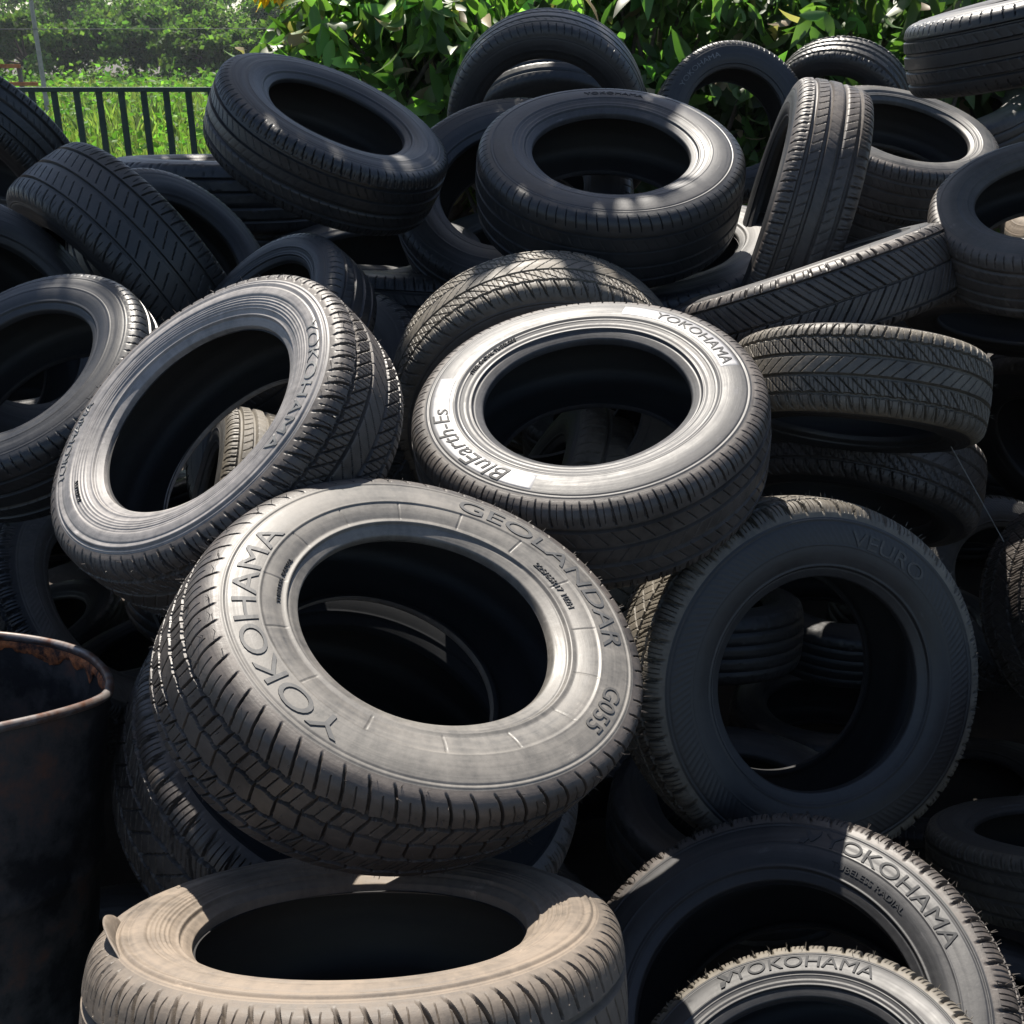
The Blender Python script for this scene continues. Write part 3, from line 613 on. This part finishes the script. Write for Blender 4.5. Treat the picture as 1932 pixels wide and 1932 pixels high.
FILL = [[-1.82, 1.804, -0.21, -0.068, -0.054, 0.996], [0.126, 2.882, -0.274, -0.096, 0.369, 0.925], [3.055, 2.015, -0.225, 0.114, -0.024, 0.993], [-2.292, 5.082, -0.26, -0.061, -0.022, 0.998], [0.977, 2.847, -0.213, -0.029, 0.119, 0.992], [-0.204, 1.154, -0.224, 0.105, 0.069, 0.992], [2.347, 3.677, -0.222, -0.053, -0.128, 0.99], [1.949, 4.659, -0.28, 0.089, 0.023, 0.996], [0.386, 1.401, -0.22, 0.07, 0.07, 0.995], [-0.758, 3.25, -0.25, -0.286, 0.079, 0.955], [-1.29, 4.074, -0.215, -0.114, 0.09, 0.989], [0.46, 4.53, -0.193, 0.089, 0.135, 0.987], [0.752, 3.892, -0.285, -0.094, 0.162, 0.982], [2.035, 2.502, -0.288, -0.029, 0.098, 0.995], [-0.346, 2.299, -0.242, -0.238, -0.04, 0.971], [2.86, 3.255, -0.216, 0.138, 0.126, 0.982], [-1.594, 2.597, -0.223, 0.016, -0.18, 0.984], [1.449, 3.487, -0.211, 0.123, 0.02, 0.992], [-0.303, 3.949, -0.282, 0.078, -0.002, 0.997], [3.09, 1.354, -0.278, 0.043, -0.067, 0.997], [2.472, 5.149, -0.266, 0.019, 0.074, 0.997], [-2.18, 3.702, -0.257, 0.028, -0.043, 0.999], [-2.283, 2.74, -0.222, -0.003, 0.105, 0.994], [3.086, 5.013, -0.248, 0.269, -0.039, 0.962], [0.99, 1.663, -0.237, 0.035, 0.016, 0.999], [2.332, 1.547, -0.202, -0.291, -0.102, 0.951], [-2.189, 1.001, -0.195, 0.031, 0.09, 0.995], [0.391, 0.768, -0.211, -0.103, 0.061, 0.993], [2.604, 4.461, -0.219, -0.157, -0.113, 0.981], [3.067, 3.912, -0.237, -0.026, 0.073, 0.997], [1.045, 0.825, -0.208, 0.063, 0.166, 0.984], [0.022, 5.109, -0.193, 0.09, 0.19, 0.978], [1.262, 4.941, -0.218, 0.066, 0.041, 0.997], [1.444, 4.283, -0.21, -0.062, -0.044, 0.997], [-1.844, 4.64, -0.193, -0.192, -0.175, 0.966], [-1.073, 5.103, -0.202, 0.066, -0.17, 0.983], [0.273, 2.259, -0.201, 0.081, -0.163, 0.983], [-0.953, 1.848, -0.28, -0.101, -0.011, 0.995], [1.708, 1.119, -0.267, -0.049, -0.017, 0.999], [2.832, 2.624, -0.221, 0.016, 0.004, 1.0], [2.424, 0.751, -0.203, 0.188, -0.285, 0.94], [-0.751, 4.392, -0.25, 0.071, 0.066, 0.995], [-1.656, 3.371, -0.219, -0.236, -0.066, 0.969], [2.165, 2.537, 0.013, -0.189, -0.099, 0.977], [-1.903, 1.08, -0.012, 0.208, 0.037, 0.977], [1.732, 1.172, 0.004, 0.158, -0.168, 0.973], [-0.235, 4.542, -0.02, 0.217, 0.015, 0.976], [2.231, 4.497, -0.023, -0.037, 0.03, 0.999], [-0.118, 1.726, -0.028, 0.011, -0.088, 0.996], [3.139, 1.641, -0.003, -0.001, 0.003, 1.0], [0.288, 3.7, 0.001, -0.125, -0.033, 0.992], [-2.18, 3.985, -0.055, 0.028, 0.071, 0.997], [1.039, 4.761, 0.014, 0.048, 0.036, 0.998], [-1.471, 4.041, 0.012, -0.242, 0.175, 0.954], [-0.447, 3.865, -0.043, -0.015, 0.111, 0.994], [1.059, 3.19, 0.011, 0.041, -0.094, 0.995], [3.152, 0.919, -0.023, -0.069, -0.109, 0.992], [-1.091, 2.984, -0.07, -0.224, 0.08, 0.971], [1.818, 5.158, -0.008, 0.003, 0.08, 0.997], [0.834, 1.218, 0.006, 0.176, -0.042, 0.984], [3.294, 5.06, -0.034, 0.296, -0.07, 0.953], [3.255, 3.719, 0.003, 0.098, -0.123, 0.988], [-0.595, 2.23, 0.004, 0.18, 0.017, 0.983], [-2.047, 1.962, -0.002, -0.061, -0.016, 0.998], [2.211, 3.789, 0.008, -0.161, -0.063, 0.985], [0.532, 2.1, 0.013, 0.033, 0.001, 0.999], [3.185, 2.586, 0.014, -0.005, -0.086, 0.996], [-1.087, 4.566, -0.013, 0.097, -0.032, 0.995], [2.302, 3.168, -0.013, -0.09, -0.031, 0.995], [-2.14, 2.66, 0.005, 0.059, 0.004, 0.998], [-2.195, 4.573, 0.189, -0.08, -0.086, 0.993], [-0.751, 3.849, 0.209, 0.185, 0.038, 0.982], [0.261, 4.774, 0.135, 0.143, 0.031, 0.989], [-0.844, 2.985, 0.219, 0.176, -0.025, 0.984], [2.385, 4.766, 0.197, -0.041, -0.006, 0.999], [0.524, 2.798, 0.174, 0.016, 0.254, 0.967], [-1.747, 2.643, 0.205, 0.081, -0.121, 0.989], [1.585, 4.321, 0.157, 0.005, -0.192, 0.981], [-1.818, 3.489, 0.144, -0.053, 0.194, 0.98], [2.428, 1.457, 0.134, -0.007, -0.132, 0.991], [1.047, 3.684, 0.203, 0.106, 0.204, 0.973], [2.996, 4.5, 0.132, -0.032, 0.096, 0.995], [-0.452, 1.018, 0.162, -0.088, -0.082, 0.993], [1.913, 2.154, 0.215, -0.1, 0.032, 0.995], [-2.098, 1.731, 0.194, -0.12, -0.152, 0.981], [3.075, 1.535, 0.206, -0.002, 0.032, 0.999], [-1.299, 2.19, 0.122, -0.2, -0.08, 0.977], [2.837, 0.906, 0.206, 0.033, -0.101, 0.994], [2.893, 3.322, 0.179, 0.097, -0.226, 0.969], [1.124, 1.041, 0.219, 0.031, 0.052, 0.998], [3.059, 2.313, 0.202, 0.053, -0.042, 0.998], [-1.207, 4.754, 0.209, -0.047, 0.08, 0.996], [-1.686, 1.162, 0.214, 0.079, 0.001, 0.997], [0.764, 4.437, 0.388, -0.038, -0.027, 0.999], [2.386, 4.133, 0.395, -0.008, 0.327, 0.945], [3.189, 4.19, 0.345, 0.057, -0.026, 0.998], [-0.368, 3.538, 0.379, 0.139, -0.126, 0.982], [-1.946, 3.833, 0.405, 0.128, 0.111, 0.986], [-2.047, 1.745, 0.415, -0.069, -0.197, 0.978], [1.817, 1.396, 0.417, -0.068, 0.012, 0.998], [-1.389, 4.101, 0.387, 0.032, 0.262, 0.964], [-1.555, 2.323, 0.393, 0.007, -0.065, 0.998], [-0.358, 4.499, 0.341, 0.192, -0.075, 0.979], [0.347, 3.801, 0.409, -0.05, -0.024, 0.998], [2.336, 2.797, 0.329, 0.009, -0.176, 0.984], [-2.266, 3.238, 0.371, -0.031, 0.035, 0.999], [1.274, 3.954, 0.416, -0.036, 0.076, 0.996], [3.246, 2.985, 0.42, 0.117, 0.043, 0.992], [2.565, 1.958, 0.39, -0.093, 0.21, 0.973], [-2.251, 2.462, 0.422, 0.066, -0.067, 0.996], [-1.453, 3.277, 0.379, 0.096, 0.018, 0.995], [3.222, 1.739, 0.59, -0.056, 0.187, 0.981], [-1.076, 3.398, 0.625, 0.03, 0.134, 0.991], [-1.698, 3.527, 0.62, 0.115, -0.093, 0.989], [1.882, 2.081, 0.613, -0.122, -0.114, 0.986], [0.727, 3.622, 0.629, 0.083, -0.161, 0.984], [-0.172, 4.578, 0.548, 0.136, -0.052, 0.989], [-1.67, 4.605, 0.535, -0.101, 0.134, 0.986], [2.3, 4.385, 0.617, 0.06, 0.206, 0.977], [3.197, 3.951, 0.593, 0.008, -0.221, 0.975], [0.606, 4.584, 0.593, -0.029, 0.064, 0.998], [2.571, 3.368, 0.544, -0.015, -0.08, 0.997], [-0.848, 4.474, 0.607, -0.028, 0.127, 0.991], [2.241, 2.83, 0.6, -0.044, -0.276, 0.96], [-2.264, 1.555, 0.619, 0.136, -0.24, 0.961], [1.24, 1.47, 0.557, -0.177, 0.025, 0.984], [1.586, 4.501, 0.572, 0.118, 0.027, 0.993], [2.843, 2.314, 0.602, 0.026, 0.216, 0.976], [-1.388, 4.052, 0.777, 0.005, -0.098, 0.995], [-1.971, 2.461, 0.782, -0.024, 0.271, 0.962], [3.064, 2.439, 0.834, -0.075, 0.206, 0.976], [1.597, 2.411, 0.825, -0.153, 0.08, 0.985], [2.849, 3.56, 0.828, -0.119, 0.045, 0.992], [-2.218, 4.15, 0.812, 0.009, 0.117, 0.993], [0.993, 4.436, 0.833, 0.044, -0.186, 0.982], [-1.632, 1.874, 0.74, -0.057, 0.224, 0.973], [1.042, 3.135, 0.759, 0.27, 0.055, 0.961], [1.423, 3.925, 0.83, 0.066, -0.066, 0.996], [3.259, 3.083, 0.817, -0.183, 0.047, 0.982], [2.612, 2.858, 1.004, 0.08, 0.179, 0.981], [-1.639, 2.825, 0.977, 0.017, 0.1, 0.995], [2.128, 2.11, 0.95, -0.15, 0.169, 0.974], [-2.297, 3.535, 1.036, -0.106, 0.059, 0.993], [3.252, 4.162, 0.978, -0.084, -0.071, 0.994], [-1.979, 4.076, 1.039, 0.024, 0.0, 1.0], [2.689, 3.482, 1.036, -0.184, -0.005, 0.983], [1.704, 2.676, 1.029, -0.129, 0.083, 0.988], [2.533, 4.324, 1.029, 0.052, 0.094, 0.994], [-2.294, 2.802, 1.009, -0.103, -0.026, 0.994], [-0.867, 4.38, 0.97, 0.025, 0.14, 0.99]]
DRUM = {'p': [-0.9411, 1.4982, 0.7883], 'n': [0.0928, 0.2672, 0.9592], 'R': 0.29, 'tip': -0.02}
# ---------------------------------------------------------------- the tyres one can see
SPEC = {
 # key: label, pattern, sidewall style, tread material, sidewall material, resolution, hairs
 'yr':  ('pale dusty tyre lying low at the right edge, only its left end showing', 'touring', 'plain', 'tan', 'grey', 1, 0),
 'xr':  ('brown dusty tyre cut by the right edge, beside the big dark upright tyre', 'winter', 'hatch', 'brown', 'grey', 2, 300),
 'under': ('knobbly tyre stacked under the big pale lettered tyre, next to the rusty drum', 'winter', 'plain', 'brown', 'matte', 2, 250),
 'e':   ('dark tyre lying on top of the heap with a shiny grey rim edge, upper centre', 'worn', 'band', 'dark', 'gloss', 2, 0),
 'l':   ('grey brown tyre at the right edge resting on the chevron tread tyre', 'worn', 'band', 'brown', 'grey', 1, 60),
 'm':   ('tyre on a slant with chevron tread towards the viewer, right of centre', 'directional', 'band', 'brown', 'dark', 2, 60),
 'k':   ('black ribbed tyre perched highest in the top right corner', 'worn', 'plain', 'dark', 'dark', 1, 0),
 'o':   ('tyre with tan blocky tread standing behind the silver lettered tyre', 'block', 'plain', 'tan', 'grey', 2, 60),
 'r':   ('brown ribbed tyre tipped forward to the right of the silver lettered tyre', 'block', 'plain', 'tan', 'dark', 2, 80),
 'p':   ('tan tyre seen through the hole of the silver lettered tyre', 'summer', 'plain', 'tan', 'grey', 1, 0),
 'q':   ('tan tyre seen through the hole of the glossy ringed tyre', 'touring', 'plain', 'tan', 'grey', 1, 0),
 'l14': ('shaded dark blue grey tyre cut by the left edge, above the rusty drum', 'worn', 'plain', 'dark', 'dark', 1, 0),
 'z':   ('small black tyre peeping out directly above the glossy ringed tyre', 'worn', 'band', 'dark', 'dark', 1, 0),
 'i':   ('upright tyre with straight ribs facing the viewer, right of the top centre tyre', 'touring', 'plain', 'brown', 'dark', 1, 0),
 's':   ('tyre in deep shade under the brown ribbed tyre, right of centre', 'block', 'plain', 'brown', 'dark', 1, 0),
 'w':   ('grey tyre with slanted fine lines on its side, behind the big dark upright tyre', 'winter', 'hatch', 'grey', 'grey', 1, 60),
 'ledge': ('dark tyre with slashed tread at the left edge just above the rusty drum', 'winter', 'hatch', 'dark', 'grey', 1, 60),
 'n':   ('pale grey smooth tyre lying beneath the top centre tyre', 'worn', 'plain', 'dark', 'grey', 1, 0),
 't13': ('dark tyre at the left edge with a thin lit bead line around its hole', 'worn', 'plain', 'dark', 'dark', 1, 0),
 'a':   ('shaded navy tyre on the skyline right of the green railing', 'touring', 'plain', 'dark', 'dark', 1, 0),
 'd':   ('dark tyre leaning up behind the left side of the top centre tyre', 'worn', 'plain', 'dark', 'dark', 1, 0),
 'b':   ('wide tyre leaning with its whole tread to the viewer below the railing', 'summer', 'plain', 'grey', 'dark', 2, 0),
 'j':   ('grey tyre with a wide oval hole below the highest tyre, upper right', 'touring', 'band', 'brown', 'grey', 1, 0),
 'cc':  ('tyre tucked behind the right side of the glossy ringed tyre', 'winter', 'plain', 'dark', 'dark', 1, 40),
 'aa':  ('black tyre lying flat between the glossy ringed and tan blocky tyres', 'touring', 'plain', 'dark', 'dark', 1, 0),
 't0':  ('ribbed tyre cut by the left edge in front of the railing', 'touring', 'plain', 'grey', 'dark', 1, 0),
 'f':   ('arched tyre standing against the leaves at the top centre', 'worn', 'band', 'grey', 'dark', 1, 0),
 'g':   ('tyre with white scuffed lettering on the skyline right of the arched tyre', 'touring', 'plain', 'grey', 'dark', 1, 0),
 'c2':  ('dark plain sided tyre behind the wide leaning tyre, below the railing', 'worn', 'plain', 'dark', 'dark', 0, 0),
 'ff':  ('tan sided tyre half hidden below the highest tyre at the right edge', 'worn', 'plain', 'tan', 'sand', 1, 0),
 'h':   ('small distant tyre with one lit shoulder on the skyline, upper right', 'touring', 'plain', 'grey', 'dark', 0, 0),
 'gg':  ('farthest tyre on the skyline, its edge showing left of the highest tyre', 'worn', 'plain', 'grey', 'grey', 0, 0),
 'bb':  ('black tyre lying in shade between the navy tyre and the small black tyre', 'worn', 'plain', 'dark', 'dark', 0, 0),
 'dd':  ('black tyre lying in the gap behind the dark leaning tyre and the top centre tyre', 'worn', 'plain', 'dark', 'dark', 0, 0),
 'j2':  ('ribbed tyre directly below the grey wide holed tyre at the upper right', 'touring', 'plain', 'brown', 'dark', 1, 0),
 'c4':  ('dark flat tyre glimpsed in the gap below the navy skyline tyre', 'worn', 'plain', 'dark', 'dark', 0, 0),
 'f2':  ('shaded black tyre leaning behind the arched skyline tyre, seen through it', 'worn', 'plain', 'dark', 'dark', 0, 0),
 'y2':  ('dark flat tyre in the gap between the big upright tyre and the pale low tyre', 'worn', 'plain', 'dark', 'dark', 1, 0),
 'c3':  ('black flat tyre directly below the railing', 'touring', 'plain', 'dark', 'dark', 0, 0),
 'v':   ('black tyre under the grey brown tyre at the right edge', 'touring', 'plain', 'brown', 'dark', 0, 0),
 'u':   ('deeply shaded tyre at the right edge above the brown dusty tyre', 'touring', 'plain', 'brown', 'dark', 0, 0),
}
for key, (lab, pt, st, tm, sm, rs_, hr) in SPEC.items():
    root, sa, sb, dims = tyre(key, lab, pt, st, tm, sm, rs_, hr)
    if key == 'g': arc_text(sa, 'YOKOHAMA', *dims, .35, .02, 130, 1.3, mat=LETTER_PALE)
    if key == 'e': arc_text(sa, 'YOKOHAMA', *dims, .32, .016, 85, 1.3)

root, sa, sb, dg = tyre('geo', 'big pale grey lettered tyre in the centre foreground', 'highway', 'panel', 'brown', 'pale', 3, 500, .009, shear=(.24, -.16))
arc_text(sa, 'YOKOHAMA', *dg, .27, .033, 203, 1.6, 0, mat=LETTER_MID)
arc_text(sa, 'GEOLANDAR', *dg, .27, .033, 45, 1.42, 0, mat=LETTER_MID)
arc_text(sa, 'G055', *dg, .27, .026, -25, 1.25, .0004, mat=SIDE['grey'])
arc_text(sa, '225/65R17 102H', *dg, .66, .009, 36, 1.2)
arc_text(sa, 'TUBELESS  RADIAL', *dg, .70, .006, 180, 1.4)
root, sa, sb, dl = tyre('left', 'glossy tyre with ringed sidewall standing tilted at the left', 'block', 'ridged', 'brown', 'silver', 2, 300)
arc_text(sa, 'YOKOHAMA', *dl, .16, .018, 175, 1.3, mat=LETTER_PALE)
arc_text(sa, 'YOKOHAMA', *dl, .3, .022, -10, 1.6, mat=LETTER_PALE)
arc_text(sa, 'TUBELESS', *dl, .52, .008, 205, 1.3)
root, sa, sb, db = tyre('blue', 'silver lettered tyre lying tilted in the middle of the heap', 'touring', 'band', 'brown', 'gloss', 3, 0)
sector(sa, *db, .10, .46, 72, 5, PANEL)
sector(sa, *db, .10, .46, 250, 162, PANEL)
arc_text(sa, 'YOKOHAMA', *db, .28, .024, 32, 1.25, .0006)
arc_text(sa, 'BluEarth-Es', *db, .27, .033, 212, 1.25, .0012, shear=.25)
arc_text(sa, 'STEEL RADIAL TUBELESS', *db, .62, .007, 140, 1.4)
root, sa, sb, dd = tyre('big', 'big dark upright tyre with a lit shoulder at the right', 'winter', 'hatch', 'tan', 'dark', 2, 500)
arc_text(sa, 'VEURO', *dd, .3, .03, 62, 1.35, mat=SIDE['grey'])
root, sa, sb, d1 = tyre('br1', 'large black lettered tyre leaning in the lower right corner', 'winter', 'plain', 'brown', 'dark', 2, 700)
arc_text(sa, 'YOKOHAMA', *d1, .26, .028, 34, 1.25, 0, mat=LETTER)
emblem(sa, *d1, .26, .030, 65, LETTER)
arc_text(sa, 'TUBELESS RADIAL', *d1, .62, .010, 40, 1.3)
root, sa, sb, d2 = tyre('br2', 'frontmost lettered tyre cut by the bottom edge, inside the large black one', 'winter', 'band', 'tan', 'dark', 2, 500)
arc_text(sa, 'YOKOHAMA', *d2, .27, .021, 74, 1.25, 0, mat=LETTER)
emblem(sa, *d2, .27, .022, 103, LETTER)
root, sa, sb, dt = tyre('torn', 'sandy tyre at the bottom left with a torn sidewall', 'summer', 'ridged', 'sand', 'sand', 3, 0)

# the flap of rubber torn loose from the shoulder rib at the left
V = []
for i, a in enumerate(np.linspace(186, 214, 40)):
    t = i / 39; hgt = .030 * math.sin(math.pi * t) ** .7 * (1 - .35 * t); r0 = dt[0] - .034 * dt[0] / .32 + .002
    for k in range(5):
        q = k / 4; r = r0 + .010 * q * q * math.sin(math.pi * t); V.append((r * math.cos(R_(a)), r * math.sin(R_(a)), .474 * dt[2] + hgt * q - .003))
    for k in range(5):
        q = 1 - k / 4; r = r0 - .005 * (1 - .6 * q) + .010 * q * q * math.sin(math.pi * t); V.append((r * math.cos(R_(a)), r * math.sin(R_(a)), .474 * dt[2] + hgt * q - .003))
link('torn_flap', mesh_np('torn_flap', np.array(V), grid_quads(40, 10, False)), SIDE['sand'], sa)

# ---------------------------------------------------------------- buried tyres that fill the heap
_fm = None
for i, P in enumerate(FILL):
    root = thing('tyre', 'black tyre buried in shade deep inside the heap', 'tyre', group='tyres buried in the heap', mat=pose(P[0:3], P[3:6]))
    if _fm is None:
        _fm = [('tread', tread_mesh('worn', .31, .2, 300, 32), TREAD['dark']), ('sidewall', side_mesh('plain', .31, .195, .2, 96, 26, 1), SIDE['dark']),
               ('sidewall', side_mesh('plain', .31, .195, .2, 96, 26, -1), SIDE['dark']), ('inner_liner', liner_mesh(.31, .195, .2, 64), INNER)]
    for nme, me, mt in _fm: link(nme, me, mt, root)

st = thing('dry_stalk', 'long thin dry stalk slanting across the dark gap right of centre', 'stalk', (.93, 2.2, .93))
tubes('stem', [([(0, 0, 0), (.07, .01, -.1), (.16, .02, -.23)], (.0011, .0014, .0011))], LETTER_PALE, st, 5)
# ---------------------------------------------------------------- rusty drum
def drum_mat():
    m, n, l, bs = newmat('rusty_drum_paint'); v, tc = obj_vec(n, l)
    n1 = nd(n, 'ShaderNodeTexNoise', Scale=9.0, Detail=8.0, Roughness=.7); l.new(v, n1.inputs[0])
    n2 = nd(n, 'ShaderNodeTexNoise', Scale=70.0, Detail=5.0, Roughness=.7); l.new(v, n2.inputs[0])
    r1 = nd(n, 'ShaderNodeValToRGB'); l.new(n1.outputs[0], r1.inputs[0]); e = r1.color_ramp.elements
    e[0].position = .44; e[0].color = (.008, .009, .011, 1); e[1].position = .72; e[1].color = (.12, .055, .035, 1)
    x = r1.color_ramp.elements.new(.56); x.color = (.045, .044, .044, 1)
    l.new(r1.outputs[0], bs.inputs['Base Color']); bs.inputs['Roughness'].default_value = .55
    bu = nd(n, 'ShaderNodeBump', Strength=.4, Distance=.003); l.new(n2.outputs[0], bu.inputs['Height']); l.new(bu.outputs[0], bs.inputs['Normal'])
    return m
def rust_mat():
    m, n, l, bs = newmat('orange_rust'); v, tc = obj_vec(n, l)
    n1 = nd(n, 'ShaderNodeTexNoise', Scale=45.0, Detail=6.0, Roughness=.7); l.new(v, n1.inputs[0])
    r1 = nd(n, 'ShaderNodeValToRGB'); l.new(n1.outputs[0], r1.inputs[0]); e = r1.color_ramp.elements
    e[0].position = .42; e[0].color = (.025, .010, .007, 1); e[1].position = .66; e[1].color = (.50, .16, .05, 1)
    l.new(r1.outputs[0], bs.inputs['Base Color']); bs.inputs['Roughness'].default_value = .85
    bu = nd(n, 'ShaderNodeBump', Strength=.8, Distance=.004); l.new(n1.outputs[0], bu.inputs['Height']); l.new(bu.outputs[0], bs.inputs['Normal'])
    return m
def rimmetal_mat():
    m, n, l, bs = newmat('worn_rim_steel'); v, tc = obj_vec(n, l)
    n1 = nd(n, 'ShaderNodeTexNoise', Scale=30.0, Detail=6.0); l.new(v, n1.inputs[0])
    r1 = nd(n, 'ShaderNodeValToRGB'); l.new(n1.outputs[0], r1.inputs[0]); e = r1.color_ramp.elements
    e[0].position = .38; e[0].color = (.12, .06, .04, 1); e[1].position = .55; e[1].color = (.20, .18, .17, 1)
    l.new(r1.outputs[0], bs.inputs['Base Color']); bs.inputs['Roughness'].default_value = .38; bs.inputs['Metallic'].default_value = .35
    return m
DP = DRUM
DM, RM, KM = drum_mat(), rust_mat(), rimmetal_mat()
dr = thing('drum', 'rusty black open steel drum at the lower left edge', 'drum', mat=pose(DP['p'], DP['n']))
def dshape(th, z):
    a0 = DP['tip']; dth = (th - a0 + math.pi) % (2 * math.pi) - math.pi
    k = np.exp(-(z / .25) ** 2)
    return 1 + k * (.035 * np.exp(-(dth / .22) ** 2) - .028 * np.exp(-((np.abs(dth) - .6) / .3) ** 2))
def drum_surf(prof, N=256, closed_prof=False):
    r = np.array([p[0] for p in prof]); z = np.array([p[1] for p in prof]); th = (np.arange(N) / N * 2 * math.pi)[:, None]
    k = dshape(th, z[None, :]); V = np.stack([r * k * np.cos(th), r * k * np.sin(th), z + 0 * th], -1).reshape(-1, 3)
    return V, grid_quads(N, len(prof))
DR = DP['R']
zz = np.linspace(-.006, -.84, 80); prof = [(DR + .006 * math.exp(-((z + .28) / .012) ** 2) + .006 * math.exp(-((z + .56) / .012) ** 2), z) for z in zz] + [(DR - .004, -.85), (.002, -.85)]
V, Q = drum_surf(prof); link('shell', mesh_np('shell', V, Q), DM, dr)
prof = [(DR - .004 + .006 * math.exp(-((z + .28) / .012) ** 2), z) for z in zz]
V, Q = drum_surf(prof); link('inner_wall', mesh_np('inner_wall', V, Q[:, ::-1]), DM, dr)
prof = [(DR - .001 + .0075 * math.cos(a), .0075 * math.sin(a)) for a in np.linspace(0, 2 * math.pi, 13)]
V, Q = drum_surf(prof); link('rim', mesh_np('rim', V, Q), KM, dr)
# flaking rust band below the rim on the inside, ragged lower edge
N = 360; th = (np.arange(N) / N * 2 * math.pi)[:, None]; M = 8
low = .012 + .022 * np.array([max(0, noise.noise(Vector((math.cos(a) * 9, math.sin(a) * 9, 3.1))) + .25) + .4 * abs(noise.noise(Vector((math.cos(a) * 40, math.sin(a) * 40, 1)))) for a in th[:, 0]])[:, None]
t = np.linspace(0, 1, M)[None, :]; z = -.008 - t * low; r = DR - .0055 - .003 * np.sin(t * math.pi) * (1 + .5 * np.sin(th * 40))
k = dshape(th, z); V = np.stack([r * k * np.cos(th), r * k * np.sin(th), z], -1).reshape(-1, 3)
link('rust_band', mesh_np('rust_band', V, grid_quads(N, M)), RM, dr)
